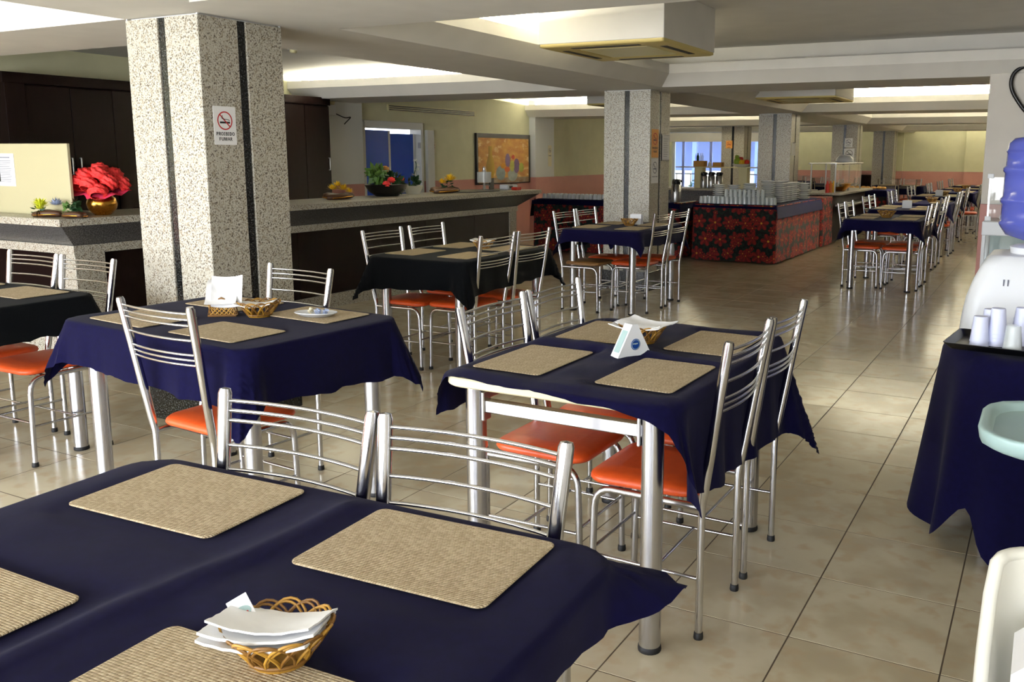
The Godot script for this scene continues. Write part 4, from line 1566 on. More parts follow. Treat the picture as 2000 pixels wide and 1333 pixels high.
	napkin(bp + Vector3(-0.012, 0.034, 0.012), 22, -4, napkin_mesh(0.155, 0.10, 0.012, 0.004, 0.004, 1), "lowest white paper napkin in the foreground basket")
	napkin(bp + Vector3(-0.010, 0.044, 0.008), 26, -6, napkin_mesh(0.160, 0.10, 0.013, 0.004, 0.004, 2), "second white paper napkin in the foreground basket")
	napkin(bp + Vector3(-0.008, 0.054, 0.002), 20, -8, napkin_mesh(0.150, 0.098, 0.012, 0.004, 0.003, 3), "topmost white paper napkin in the foreground basket")
	var cd := thing("small_card", "small white card with a coloured oval leaning in the foreground basket", "card", bp + Vector3(-0.062, 0.046, 0.0), 0.9)
	cd.rotation = Vector3(-0.35, 0.6, 0.5)
	cd.scale = Vector3.ONE * 0.62
	obj("sheet", bx(Vector3(0, 0.02, 0), Vector3(0.05, 0.075, 0.002), 0.0006), M.paper, cd)
	obj("oval", lt([Vector2(0.001, 0.0), Vector2(0.02, 0.0)], 20, 1.0, 0.7), M.tray_green, cd).transform = Transform3D(Basis(Vector3.RIGHT, PI / 2), Vector3(0, 0.02, 0.0016))
	obj("red_mark", bx(Vector3(0.004, 0.017, 0.0018), Vector3(0.016, 0.004, 0.0008)), M.red_ink, cd)
	# table with the triangular sign
	basket(Vector3(-1.345, y + 0.012, -3.06), 0, "cane basket of napkins on the table with the triangular sign", 1.0)
	napkin(Vector3(-1.36, y + 0.062, -3.05), 10, 3, napkin_mesh(0.20, 0.13, 0.018, 0.012, 0.004, 11), "lower white napkin in the basket behind the triangular sign")
	napkin(Vector3(-1.33, y + 0.078, -3.06), -14, -3, napkin_mesh(0.21, 0.12, 0.014, -0.01, 0.003, 12), "upper crumpled white napkin in the basket behind the triangular sign")
	var tent := thing("table_sign", "white triangular plastic table sign with a round blue emblem", "table sign", Vector3(-1.30, y + 0.008, -2.855), deg_to_rad(62))
	var tm := MB.new()
	var tp := [Vector3(-0.075, 0, 0), Vector3(0.075, 0, 0), Vector3(0.012, 0.115, 0), Vector3(-0.012, 0.115, 0)]
	for s in [0.0225, -0.0225]:
		var w := Vector3(0, 0, s)
		tm.quad(tp[0] + w, tp[1] + w, tp[2] + w, tp[3] + w, w)
	for e in 4:
		tm.quad(tp[e] + Vector3(0, 0, 0.0225), tp[(e + 1) % 4] + Vector3(0, 0, 0.0225), tp[(e + 1) % 4] - Vector3(0, 0, 0.0225), tp[e] - Vector3(0, 0, 0.0225), [Vector3.DOWN, Vector3(1, 0.5, 0), Vector3.UP, Vector3(-1, 0.5, 0)][e])
	obj("body", tm, M.plastic_white, tent)
	var em := obj("emblem", lt([Vector2(0.001, 0.001), Vector2(0.0205, 0.001), Vector2(0.021, 0.0)], 24), M.blue_door, tent)
	em.transform = Transform3D(Basis(Vector3.RIGHT, PI / 2), Vector3(0.004, 0.042, 0.0226))
	obj("emblem_ring", ring(0.0165, 0.0185, 0.0003), M.tray_green, tent, Vector3(0.004, 0.042, 0.0237))
	obj("emblem_line", bx(Vector3(0.002, 0.045, 0.0239), Vector3(0.022, 0.004, 0.0005)), M.tray_green, tent)
	var rc := MB.new()
	var sl := Basis(Vector3.BACK, atan2(0.063, 0.115) * 1.0)
	rc.box(Vector3(-0.0455, 0.055, 0), Vector3(0.003, 0.085, 0.030), 0.001, Basis(Vector3.BACK, -atan2(0.063, 0.115)))
	obj("side_window", rc, M.tray_green, tent)
	# table before the front column: wicker napkin holder, basket, oval plate
	var nh := thing("napkin_holder", "triangular wicker napkin holder on the blue table before the front column", "napkin holder", Vector3(-3.25, y, -2.73), deg_to_rad(35))
	for s in [-0.02, 0.02]:
		var outline := MB.new()
		outline.tube([Vector3(-0.06, 0.006, s), Vector3(0.06, 0.006, s), Vector3(0.045, 0.06, s), Vector3(0.0, 0.085, s), Vector3(-0.045, 0.06, s)], 0.005, 6, true, true)
		obj("cane_frame", outline, M.cane_dark, nh)
		for q in 6:
			var x := -0.05 + q * 0.02
			obj("cane", tb([Vector3(x, 0.008, s), Vector3(clampf(x + 0.05, -0.055, 0.055), 0.055, s)], 0.0025, 5), M.cane, nh)
			obj("cane", tb([Vector3(x, 0.008, s), Vector3(clampf(x - 0.05, -0.055, 0.055), 0.055, s)], 0.0025, 5), M.cane, nh)
	obj("base", bx(Vector3(0, 0.003, 0), Vector3(0.12, 0.006, 0.045), 0.001), M.cane_dark, nh)
	for q in 2:
		var nm := napkin_mesh(0.13, 0.14, 0.01 + 0.006 * q, 0.035 - 0.05 * q, 0.004, 20 + q)
		var no := one("paper_napkin", ["white napkin folded over the front of the wicker holder", "white napkin standing up behind the wicker holder"][q], "napkin", nm, M.paper, Vector3(-3.255 + q * 0.02, y + 0.105, -2.735 - q * 0.012), 0, "paper napkins")
		no.rotation = Vector3(deg_to_rad(62 - 10 * q), deg_to_rad(40), 0)
	basket(Vector3(-3.10, y, -2.80), 40, "cane basket with a napkin beside the wicker holder", 1.0)
	napkin(Vector3(-3.11, y + 0.05, -2.79), 30, 5, napkin_mesh(0.16, 0.12, 0.016, 0.004, 0.004, 25), "white napkin in the basket beside the wicker holder")
	var pl := thing("oval_plate", "oval white plate with used wrappers on the table before the front column", "plate", Vector3(-2.86, y + 0.006, -2.90), deg_to_rad(20))
	obj("dish", lt([Vector2(0.001, 0.0), Vector2(0.06, 0.0), Vector2(0.075, 0.006), Vector2(0.098, 0.017), Vector2(0.096, 0.020), Vector2(0.072, 0.010), Vector2(0.001, 0.005)], 32, 1.0, 0.62), M.porcelain, pl)
	for q in 3:
		one("crumpled_wrapper", ["small lilac wrapper on the oval plate, left", "larger crumpled lilac wrapper in the middle of the oval plate", "pale wrapper at the right of the oval plate"][q], "wrapper", leaf_ball(0.012 + 0.004 * (q % 2), 40, 300 + q, 0.016), [M.paper_cream, M.flower_blue, M.flower_blue][q], Vector3(-2.90 + q * 0.035, y + 0.026, -2.905 - 0.01 * q))
	# other tables
	basket(Vector3(-3.87, y, -5.72), 0, "cane basket with a napkin on the black table by the bar", 1.0)
	napkin(Vector3(-3.87, y + 0.055, -5.72), 12, 4, napkin_mesh(0.17, 0.13, 0.014, 0.004, 0.008, 31), "white napkin in the basket on the black table by the bar")
	basket(Vector3(-3.87, y, -8.42), 0, "cane basket on the blue table before the second column", 1.0)
	card_holder(Vector3(-3.87, y, -8.60), 0.0, "white card holder on the table before the second column")
	basket(Vector3(-1.73, y, -11.15), 0, "cane basket on the first table of the right row", 1.15)
	card_holder(Vector3(-1.80, y, -13.35), 0.1, "white napkin holder with a notch on the second table of the right row")
	for b in [[-1.70, -15.4, "third"], [-1.8, -18.1, "fourth"], [-1.75, -20.3, "fifth"], [-1.75, -22.4, "sixth"]]:
		basket(Vector3(b[0], y, b[1]), 0, "cane basket on the %s table of the right row" % b[2], 1.1)
	napkin(Vector3(-1.70, y + 0.055, -15.4), 8, 3, napkin_mesh(0.18, 0.13, 0.014, 0.004, 0.008, 41), "white napkin in the basket on the third right-row table")
	card_holder(Vector3(-1.86, y, -17.95), 0.0, "white napkin holder on the fourth table of the right row")
	chair_proto.free()
	chair_brown.free()
	basket_proto.free()


func card_holder(at: Vector3, turn: float, label: String) -> void:
	var t := thing("napkin_stand", label, "napkin holder", at, turn)
	var m := MB.new()
	for s in [-1, 1]:
		m.box(Vector3(0, 0.055, s * 0.022), Vector3(0.13, 0.105, 0.006), 0.002, Basis(Vector3.RIGHT, s * -0.1))
	m.box(Vector3(0, 0.004, 0), Vector3(0.13, 0.008, 0.06), 0.002)
	obj("holder", m, M.plastic_white, t)
	obj("napkins", bx(Vector3(0, 0.062, 0), Vector3(0.11, 0.10, 0.024), 0.004), M.paper, t)


# ------------------------------------------------------------------ things on the bar
# one rose: a cup of overlapping bent petals
func rose_mesh(r: float, seed_: int) -> MB:
	# a ball of ruffled petals: crests run in a spiral round the crown
	var nz := FastNoiseLite.new()
	nz.seed = seed_
	nz.frequency = 1.6
	var m := MB.new()
	var g := []
	for i in 37:
		var row := []
		for j in 19:
			var a := TAU * i / 36
			var b := PI * 0.78 * j / 18
			var d := Vector3(cos(a) * sin(b), cos(b), sin(a) * sin(b))
			var spiral := absf(fposmod(j / 18.0 * 3.6 + i / 36.0, 1.0) - 0.35)
			var k := 0.80 + 0.26 * (1.0 - spiral / 0.65) + 0.10 * nz.get_noise_3dv(d * 3.0) + 0.05 * sin(a * 11.0 + j * 1.7) * sin(b)
			row.append(d * r * k * Vector3(1, 0.8, 1))
		g.append(row)
	m.sheet(g, Vector3.ZERO)
	# the sheet has no single front: turn every normal outwards
	for q in m.n.size():
		if m.n[q].dot(m.v[q]) < 0.0:
			m.n[q] = -m.n[q]
	return m


func spiky_flower(r: float, count: int, seed_: int) -> MB:
	var q := RandomNumberGenerator.new()
	q.seed = seed_
	var m := MB.new()
	for k in count:
		var d := Vector3(q.randfn(), absf(q.randfn()) * 0.8 + 0.05, q.randfn()).normalized()
		var a := d.cross(Vector3.UP if absf(d.y) < 0.9 else Vector3.RIGHT).normalized()
		var l := r * q.randf_range(0.8, 1.05)
		m.quad(d * r * 0.1, d * l * 0.6 + a * r * 0.11, d * l, d * l * 0.6 - a * r * 0.11, Vector3.UP)
	return m


func log_planter(at: Vector3, turn: float, label: String, flowers: Array, sc := 1.0) -> void:
	var t := thing("log_planter", label, "flower arrangement", at, turn, "small flower arrangements on the bar")
	t.scale = Vector3.ONE * sc
	var m := MB.new()
	var ls := []
	for k in 7:
		var s: float = [0.55, 0.85, 1.0, 1.0, 0.93, 0.72, 0.4][k]
		var l := PackedVector3Array()
		for q in 22:
			var a := TAU * q / 22
			var wob := 1.0 + 0.09 * sin(a * 3.0 + k * 0.4) + 0.06 * sin(a * 5.0 + 1.0)
			l.append(Vector3(cos(a) * 0.125 * s * wob, [0.0, 0.004, 0.014, 0.028, 0.040, 0.047, 0.044][k] + 0.006 * sin(a * 2.0), sin(a) * 0.075 * s * wob))
		ls.append(l)
	m.loops(ls)
	obj("bark_bowl", m, M.bark, t)
	var rp := []
	for q in 22:
		var a := TAU * q / 22
		rp.append(Vector3(cos(a) * 0.128, 0.018 + 0.005 * sin(a * 2.0), sin(a) * 0.078))
	obj("shell_edge", tb(rp, 0.005, 6, true), M.gold, t)
	for f in flowers:
		obj(f[0], f[1], f[2], t, f[3])


func build_bar_things() -> void:
	# gold vase with red roses
	var vz := Vector3(-6.42, CT, -4.34)
	var va := thing("gold_vase", "round gold vase holding a bouquet of red roses on the bar", "vase", vz)
	obj("pot", lt([Vector2(0.001, 0.0), Vector2(0.055, 0.0), Vector2(0.062, 0.006), Vector2(0.098, 0.045), Vector2(0.108, 0.085), Vector2(0.098, 0.125), Vector2(0.07, 0.15), Vector2(0.066, 0.158), Vector2(0.06, 0.158), Vector2(0.06, 0.10)], 32), M.gold, va)
	var wr := MB.new()
	var g := []
	for i in 41:
		var row := []
		var a := TAU * i / 40
		for j in 6:
			var s := j / 5.0
			var rr := 0.065 + 0.115 * s + 0.018 * s * sin(a * 7.0) + 0.03 * s * sin(a * 2.0 + 2.2)
			row.append(Vector3(cos(a) * rr, 0.15 + 0.085 * s - 0.10 * s * s * (0.5 + 0.5 * cos(a - 0.9)) + 0.012 * s * sin(a * 9.0), sin(a) * rr))
		g.append(row)
	wr.sheet(g, Vector3.UP)
	obj("pink_wrap", wr, M.flower_pink, va)
	var k := 0
	for p in [[0.0, 0.34, 0.0], [0.08, 0.31, 0.05], [-0.02, 0.30, 0.10], [-0.09, 0.30, 0.03], [0.05, 0.30, -0.08], [-0.06, 0.31, -0.07], [0.13, 0.25, 0.02], [0.06, 0.23, 0.13], [-0.05, 0.24, 0.14], [-0.14, 0.25, -0.02], [0.12, 0.24, -0.09], [-0.1, 0.25, -0.12], [0.11, 0.18, 0.1]]:
		var o := obj("rose", rose_mesh(0.07, 400 + k), M.flower_red, va, Vector3(p[0], p[1], p[2]))
		o.rotation = Vector3(p[2] * 5.0, k * 1.3, -p[0] * 5.0)
		k += 1
	obj("leaves", leaf_ball(0.15, 40, 410, 0.06), M.leaf, va, Vector3(0, 0.22, 0))
	# arrangements on the left
	log_planter(Vector3(-6.55, CT, -4.0), 0.1, "yellow and pale blue flowers in a bark bowl at the left edge", [["yellow_flower", spiky_flower(0.075, 90, 421), M.flower_lime, Vector3(-0.045, 0.075, 0.02)], ["yellow_flower", spiky_flower(0.05, 60, 422), M.flower_lime, Vector3(0.0, 0.06, 0.06)], ["blue_flower", spiky_flower(0.065, 70, 423), M.flower_blue, Vector3(0.07, 0.085, -0.02)], ["leaves", leaf_ball(0.05, 16, 424, 0.05), M.leaf, Vector3(-0.03, 0.05, 0.05)]], 1.0)
	log_planter(Vector3(-6.285, CT, -4.03), -0.2, "green succulent in a bark bowl left of the gold vase", [["leaves", leaf_ball(0.045, 26, 431, 0.07), M.leaf, Vector3(0.02, 0.09, 0.0)], ["leaves", leaf_ball(0.05, 22, 432, 0.06), M.leaf_light, Vector3(-0.05, 0.06, 0.02)], ["stem", tb([Vector3(0.02, 0.04, 0), Vector3(0.03, 0.12, 0.0)], 0.006, 6), M.leaf, Vector3.ZERO]], 0.95)
	# along the bar
	log_planter(Vector3(-6.62, CT, -7.10), 1.35, "small yellow orchids in a shell bowl nearest the front column on the bar", [["yellow_flower", spiky_flower(0.06, 60, 441), M.flower_yellow, Vector3(0.05, 0.07, 0.0)], ["yellow_flower", spiky_flower(0.055, 50, 442), M.flower_yellow, Vector3(-0.05, 0.075, 0.01)], ["yellow_flower", spiky_flower(0.05, 50, 443), M.flower_yellow, Vector3(0.0, 0.10, 0.0)], ["yellow_flower", spiky_flower(0.05, 50, 444), M.flower_yellow, Vector3(0.1, 0.05, 0.01)]], 1.35)
	var bw := thing("dark_planter", "wide dark bowl of green plants and red blooms on the bar", "planter", Vector3(-6.72, CT, -8.0))
	obj("bowl", lt([Vector2(0.001, 0.0), Vector2(0.10, 0.0), Vector2(0.16, 0.05), Vector2(0.20, 0.13), Vector2(0.19, 0.135), Vector2(0.15, 0.06), Vector2(0.001, 0.02)], 28, 1.0, 1.5), M.plastic_black, bw)
	obj("dark_foliage", leaf_ball(0.17, 120, 451, 0.10), M.leaf, bw, Vector3(0, 0.13, -0.05))
	obj("light_foliage", leaf_ball(0.11, 60, 452, 0.12), M.leaf_light, bw, Vector3(0, 0.25, 0.17))
	for q in 4:
		obj("red_bloom", rose_mesh(0.045, 455 + q), M.flower_red, bw, Vector3(0.13 - 0.03 * q, 0.14 + 0.04 * (q % 2), 0.16 - q * 0.12))
	obj("orange_bloom", rose_mesh(0.05, 460), M.bread, bw, Vector3(0, 0.30, 0.02))
	var orc := thing("white_orchid", "white orchid rising from a pale bowl before the blue door", "plant", Vector3(-6.78, CT, -8.55))
	obj("bowl", lt([Vector2(0.001, 0.0), Vector2(0.08, 0.0), Vector2(0.12, 0.10), Vector2(0.11, 0.10), Vector2(0.001, 0.03)], 24), M.flower_white, orc)
	obj("stem", tb(smooth_path([Vector3(0, 0.05, 0), Vector3(0.0, 0.22, -0.02), Vector3(0.0, 0.33, -0.07), Vector3(0.0, 0.40, -0.05)], 4), 0.005, 6), M.leaf, orc)
	for q in 4:
		obj("white_bloom", spiky_flower(0.045, 26, 470 + q), M.flower_white, orc, Vector3(0.02 * (q % 2), 0.22 + q * 0.055, -0.03 - 0.03 * (q % 3)))
	obj("leaves", leaf_ball(0.08, 30, 475, 0.10), M.leaf, orc, Vector3(0, 0.13, 0))
	log_planter(Vector3(-6.62, CT, -8.95), 1.2, "yellow flowers in a golden shell bowl at the right of the plants", [["yellow_flower", spiky_flower(0.07, 60, 481), M.flower_yellow, Vector3(0.06, 0.10, 0.0)], ["yellow_flower", spiky_flower(0.05, 50, 482), M.flower_yellow, Vector3(-0.02, 0.08, 0.01)], ["leaves", leaf_ball(0.05, 14, 483, 0.06), M.leaf, Vector3(0.03, 0.06, 0)]], 1.5)
	# steel drainer, juice dispenser, cash things
	var sk := MB.new()
	sk.loops([rrect(0.22, 0.34, 0.04, 0.0), rrect(0.24, 0.36, 0.05, 0.008), rrect(0.235, 0.355, 0.05, 0.014), rrect(0.21, 0.33, 0.04, 0.006)])
	one("drain_tray", "flat steel drain tray on the bar", "tray", sk, M.steel, Vector3(-6.62, CT, -9.52))
	var jd := thing("drink_dispenser", "clear drink dispenser with a steel cooling tube on the bar", "dispenser", Vector3(-6.75, CT + 0.003, -10.02))
	obj("foot", lt([Vector2(0.001, 0.0), Vector2(0.05, 0.0), Vector2(0.02, 0.02), Vector2(0.014, 0.10)], 20), M.steel, jd)
	obj("tank", lt([Vector2(0.014, 0.10), Vector2(0.09, 0.10), Vector2(0.095, 0.11), Vector2(0.095, 0.24), Vector2(0.092, 0.24), Vector2(0.092, 0.115)], 24), M.glass_ware, jd)
	obj("cooling_tube", lt([Vector2(0.001, 0.105), Vector2(0.028, 0.105), Vector2(0.028, 0.25), Vector2(0.018, 0.27), Vector2(0.024, 0.285), Vector2(0.012, 0.31), Vector2(0.001, 0.312)], 20), M.steel, jd)
	obj("tap", tb([Vector3(0.02, 0.07, 0.0), Vector3(0.07, 0.07, 0), Vector3(0.08, 0.05, 0)], 0.008, 6), M.steel, jd)
	var bk := one("menu_stand", "small black upright menu stand near the far end of the bar", "stand", bx(Vector3(0, 0.075, 0), Vector3(0.015, 0.15, 0.11), 0.004), M.plastic_black, Vector3(-6.86, CT, -10.36))
	bk.rotation.z = 0.0
	one("red_box", "small red box on the far end of the bar", "box", bx(Vector3(0, 0.02, 0), Vector3(0.08, 0.04, 0.13), 0.005), M.fruit_red, Vector3(-6.42, CT, -10.30))
	var cr := thing("card_terminal", "pale grey card terminal at the far end of the bar", "card terminal", Vector3(-6.62, CT, -10.42))
	obj("body", bx(Vector3(0, 0.035, 0), Vector3(0.14, 0.07, 0.26), 0.012), M.plastic_white, cr)
	obj("screen", bx(Vector3(0.0715, 0.035, 0.05), Vector3(0.003, 0.035, 0.08), 0.001), M.plastic_black, cr)
	obj("roll_slot", lt([Vector2(0.001, 0.0), Vector2(0.02, 0.0), Vector2(0.02, 0.004)], 16), M.plastic_black, cr, Vector3(0, 0.07, -0.07))


# ------------------------------------------------------------------ buffet
func skirt_table(called: String, label: String, a: Vector3, b: Vector3, h: float, runner: float, cloth_label: String) -> void:
	# a table frame, a poinsettia skirt down to the floor and a navy runner over the top
	var c := Vector3((a.x + b.x) / 2, 0, (a.z + b.z) / 2)
	var hx := absf(b.x - a.x) / 2
	var hz := absf(b.z - a.z) / 2
	var t := thing(called, label, "table", c)
	obj("tabletop", bx(Vector3(0, h - 0.02, 0), Vector3(hx * 2 - 0.04, 0.035, hz * 2 - 0.04), 0.004), M.laminate, t)
	for sx in [-1, 1]:
		for sz in [-1, 1]:
			obj("leg", lt([Vector2(0.03, 0.0), Vector2(0.03, h - 0.04)], 12), M.chrome_worn, t, Vector3(sx * (hx - 0.15), 0, sz * (hz - 0.15)))
	var m := MB.new()
	var pts := rrect(hx, hz, 0.05, 0.0, 3)
	var full := []
	for k in pts.size():
		var p: Vector3 = pts[k]
		var q: Vector3 = pts[(k + 1) % pts.size()]
		var n := maxi(1, int(p.distance_to(q) / 0.06))
		for s in n:
			full.append(p.lerp(q, float(s) / n))
	full.append(full[0])
	var g := []
	var uv := []
	var dist := 0.0
	for k in full.size():
		if k > 0:
			dist += full[k].distance_to(full[k - 1])
		var row := []
		var ur := []
		var nn: Vector3 = full[k].normalized()
		for j in 9:
			var s := j / 8.0
			var y := lerpf(h, 0.015, s)
			var o := s * (0.012 * sin(dist * 9.0) + 0.010 * sin(dist * 23.0 + 1.0) + 0.03)
			row.append(Vector3(full[k].x + nn.x * o, y, full[k].z + nn.z * o))
			ur.append(Vector2(dist / 0.95, -y / 0.95))
		g.append(row)
		uv.append(ur)
	m.sheet(g, Vector3.ZERO, uv)
	one("table_skirt", "red poinsettia print " + cloth_label, "table skirt", m, M.poinsettia, c)
	if runner <= 0.0:
		var tc := MB.new()
		tc.loops([rrect(hx, hz, 0.05, h - 0.002), rrect(hx, hz, 0.05, h + 0.004)])
		one("table_cover", "flat poinsettia print top of the " + cloth_label, "tablecloth", tc, M.poinsettia, c)
		return
	# runner: lies on top, hangs a little over the sides
	var r := MB.new()
	var rows := []
	for i in 41:
		var row := []
		for j in 25:
			var x := lerpf(-hx - runner, hx + runner, j / 24.0)
			var z := lerpf(-hz - runner * 0.4, hz + runner * 0.32, i / 40.0)
			var dx := maxf(0.0, absf(x) - hx - 0.008)
			var dz := maxf(0.0, absf(z) - hz - 0.008)
			var px := clampf(x, -hx - 0.010, hx + 0.010) + signf(x) * dx * 0.12
			var pz := clampf(z, -hz - 0.010, hz + 0.010) + signf(z) * dz * 0.12
			row.append(Vector3(px, h + 0.006 - maxf(dx, dz) - 0.3 * minf(dx, dz), pz))
		rows.append(row)
	r.sheet(rows, Vector3.UP)
	one("table_runner", "navy blue top cloth over the " + cloth_label, "tablecloth", r, M.navy, c)


func build_buffet() -> void:
	var h := 0.845
	skirt_table("buffet_table", "long buffet table with plates and glasses under poinsettia cloth", Vector3(-4.76, 0, -12.62), Vector3(-3.48, 0, -15.40), h, 0.20, "skirt of the plate buffet")
	skirt_table("side_buffet", "small end table wholly under poinsettia cloth beside the third column", Vector3(-4.0, 0, -15.46), Vector3(-3.46, 0, -16.28), h, 0.0, "cover of the small end table")
	skirt_table("cup_table", "buffet table with rows of cups beyond the bar", Vector3(-7.55, 0, -12.62), Vector3(-4.98, 0, -13.5), h, 0.30, "skirt of the cup table")
	var y := h + 0.0075
	# drinking glasses, two stands: three rows in front
	var gm := lt([Vector2(0.001, 0.0), Vector2(0.026, 0.0), Vector2(0.033, 0.105), Vector2(0.031, 0.105), Vector2(0.0245, 0.008), Vector2(0.001, 0.008)], 12).mesh()
	var n := 0
	for row in 3:
		for k in 17:
			var o := one("drinking_glass", "clear upturned glass in the %s row on the plate buffet" % ["front", "middle", "back"][row], "glass", gm, M.glass_ware, Vector3(-4.66 + k * 0.071 * (0.95 if row < 2 else 0.9) + 0.02 * (row % 2), y + 0.105, -12.72 - row * 0.075), 0, "drinking glasses on the plate buffet")
			o.rotation.x = PI
			n += 1
	for k in 9:
		var o := one("drinking_glass", "clear upturned glass in the upper tier on the plate buffet", "glass", gm, M.glass_ware, Vector3(-4.30 + k * 0.07, y + 0.211, -12.80), 0, "drinking glasses on the plate buffet")
		o.rotation.x = PI
	# stacks of plates: each plate a thing
	var pm := lt([Vector2(0.001, 0.0), Vector2(0.055, 0.0), Vector2(0.062, 0.006), Vector2(0.099, 0.020), Vector2(0.104, 0.023), Vector2(0.100, 0.026), Vector2(0.058, 0.010), Vector2(0.001, 0.007)], 20).mesh()
	var stacks := [[-4.55, -13.2, 9], [-4.30, -13.15, 9], [-4.03, -13.12, 10], [-3.72, -13.0, 11], [-3.66, -13.35, 11], [-3.66, -13.62, 11], [-3.66, -13.90, 10], [-3.66, -14.2, 10], [-4.15, -13.45, 9], [-3.95, -13.75, 11], [-3.62, -14.75, 9]]
	var words := ["leftmost plate stack of the buffet", "second plate stack of the buffet from the left", "third plate stack of the buffet from the left", "tall plate stack at the front right corner", "plate stack just behind the corner stack", "third plate stack along the right edge", "fourth plate stack along the right edge", "fifth plate stack along the right edge", "plate stack in the second rank, left", "plate stack in the second rank, right", "plate stack alone at the far right end"]
	for s in stacks.size():
		for k in int(stacks[s][2]):
			one("white_plate", ("topmost plate of the " if k == int(stacks[s][2]) - 1 else ("lowest plate of the " if k == 0 else "white plate inside the ")) + words[s], "plate", pm, M.porcelain, Vector3(stacks[s][0] + 0.003 * sin(k * 2.3 + s), y + k * 0.030, stacks[s][1] + 0.003 * cos(k * 3.1)), 0, words[s])
	# cups on the cup table
	var cm := lt([Vector2(0.001, 0.075), Vector2(0.024, 0.075), Vector2(0.028, 0.07), Vector2(0.036, 0.0), Vector2(0.033, 0.0), Vector2(0.025, 0.066)], 12).mesh()
	for row in 4:
		for k in 15:
			one("coffee_cup", "white upturned cup in the %s row beyond the bar" % ["front", "second", "third", "back"][row], "cup", cm, M.porcelain, Vector3(-7.42 + k * 0.078 + 0.03 * (row % 2), y, -12.78 - row * 0.085), 0, "cups on the cup table")
	var st := lt([Vector2(0.001, 0.14), Vector2(0.026, 0.14), Vector2(0.036, 0.0), Vector2(0.034, 0.0), Vector2(0.024, 0.135)], 14).mesh()
	for k in 3:
		one("cup_stack", ["left plastic cup stack beside the second column", "middle plastic cup stack beside the second column", "right plastic cup stack beside the second column"][k], "cups", st, M.cup, Vector3(-6.20 + k * 0.085, y + 0.016, -12.80), 0, "plastic cup stacks on the cup table")
	var tr := MB.new()
	tr.loops([rrect(0.2, 0.13, 0.02, 0.0), rrect(0.22, 0.15, 0.03, 0.014), rrect(0.215, 0.145, 0.03, 0.015), rrect(0.195, 0.125, 0.02, 0.004)])
	one("cup_tray", "dark tray under the plastic cups beside the second column", "tray", tr, M.granite_grey, Vector3(-6.10, y, -12.80))
	# thermos jugs
	thermos(Vector3(-5.10, y, -12.80), 1.0, "steel pump thermos right of the second column")
	# serving island of stone behind the plates
	var isl := thing("serving_island", "stone topped serving island behind the plate buffet", "counter", Vector3(-5.2, 0, -17.6))
	obj("counter_top", slab(Vector3(-2.2, 0.86, -0.45), Vector3(1.05, 0.90, 0.45), 0.006), M.granite, isl)
	obj("counter_top", slab(Vector3(1.16, 0.86, -2.0), Vector3(1.85, 0.90, 1.25), 0.006), M.granite, isl)
	obj("body", slab(Vector3(-2.1, 0.0, -0.35), Vector3(1.0, 0.86, 0.30)), M.granite_grey, isl)
	obj("body", slab(Vector3(1.22, 0.0, -1.95), Vector3(1.70, 0.86, 1.2)), M.wood, isl)
	obj("tray_rail", slab(Vector3(1.75, 0.66, -1.8), Vector3(1.98, 0.69, 1.2), 0.004), M.steel, isl)
	for q in 3:
		obj("post", slab(Vector3(-1.38 + q * 0.95, 0.90, -0.1), Vector3(-1.20 + q * 0.95, 1.315, 0.1), 0.004), M.plastic_cream, isl)
	obj("glass_shelf", slab(Vector3(-1.75, 1.315, -0.22), Vector3(0.75, 1.335, 0.22), 0.003), M.plastic_cream, isl)
	# sneeze guard on the right arm
	var sg := thing("sneeze_guard", "steel framed glass sneeze guard over the salad counter", "sneeze guard", Vector3(-3.72, 0.901, -17.75))
	for z in [-1.2, 0.0, 1.2]:
		for x in [-0.22, 0.22]:
			obj("post", tb([Vector3(x, 0, z), Vector3(x, 0.52, z)], 0.014, 8), M.steel, sg)
	obj("top_glass", slab(Vector3(-0.26, 0.52, -1.3), Vector3(0.26, 0.528, 1.3)), M.glass_ware, sg)
	for x in [-0.24, 0.24]:
		obj("top_rail", tb([Vector3(x, 0.525, -1.3), Vector3(x, 0.525, 1.3)], 0.014, 8), M.steel, sg)
	obj("front_glass", slab(Vector3(0.225, 0.1, -1.2), Vector3(0.231, 0.5, 1.2)), M.glass, sg)
	# things on the island
	for k in 3:
		thermos(Vector3(-6.34 + k * 0.165, 0.90, -17.42), 0.95, ["left steel thermos on the serving island", "middle steel thermos on the serving island", "right steel thermos on the serving island"][k])
	var bb := thing("bread_box", "yellow basket of bottles on the island's upper shelf", "basket", Vector3(-6.49, 1.335, -17.6))
	obj("basket", bx(Vector3(0, 0.06, 0), Vector3(0.24, 0.12, 0.2), 0.01), M.bread, bb)
	for q in 4:
		one("small_bottle", ["clear bottle at the left of the yellow basket", "green bottle in the yellow basket", "tall clear bottle in the yellow basket", "short bottle at the right of the yellow basket"][q], "bottle", lt([Vector2(0.001, 0), Vector2(0.025, 0), Vector2(0.027, 0.09), Vector2(0.012, 0.12), Vector2(0.011, 0.155), Vector2(0.001, 0.156)], 14), M.glass_ware if q != 1 else M.leaf, Vector3(-6.57 + q * 0.05, 1.456, -17.56 + 0.03 * (q % 2)))
	one("white_jar", "small white cone shaped jar on the island's shelf", "jar", lt([Vector2(0.001, 0), Vector2(0.05, 0), Vector2(0.03, 0.09), Vector2(0.001, 0.1)], 16), M.porcelain, Vector3(-6.28, 1.335, -17.6))
	one("wicker_box", "small brown box on the island's shelf", "box", bx(Vector3(0, 0.045, 0), Vector3(0.2, 0.09, 0.16), 0.006), M.bread, Vector3(-6.10, 1.335, -17.6))
	var fb := thing("fruit_bowl", "white bowl stand piled with fruit before the third column", "bowl", Vector3(-5.56, 1.335, -17.45))
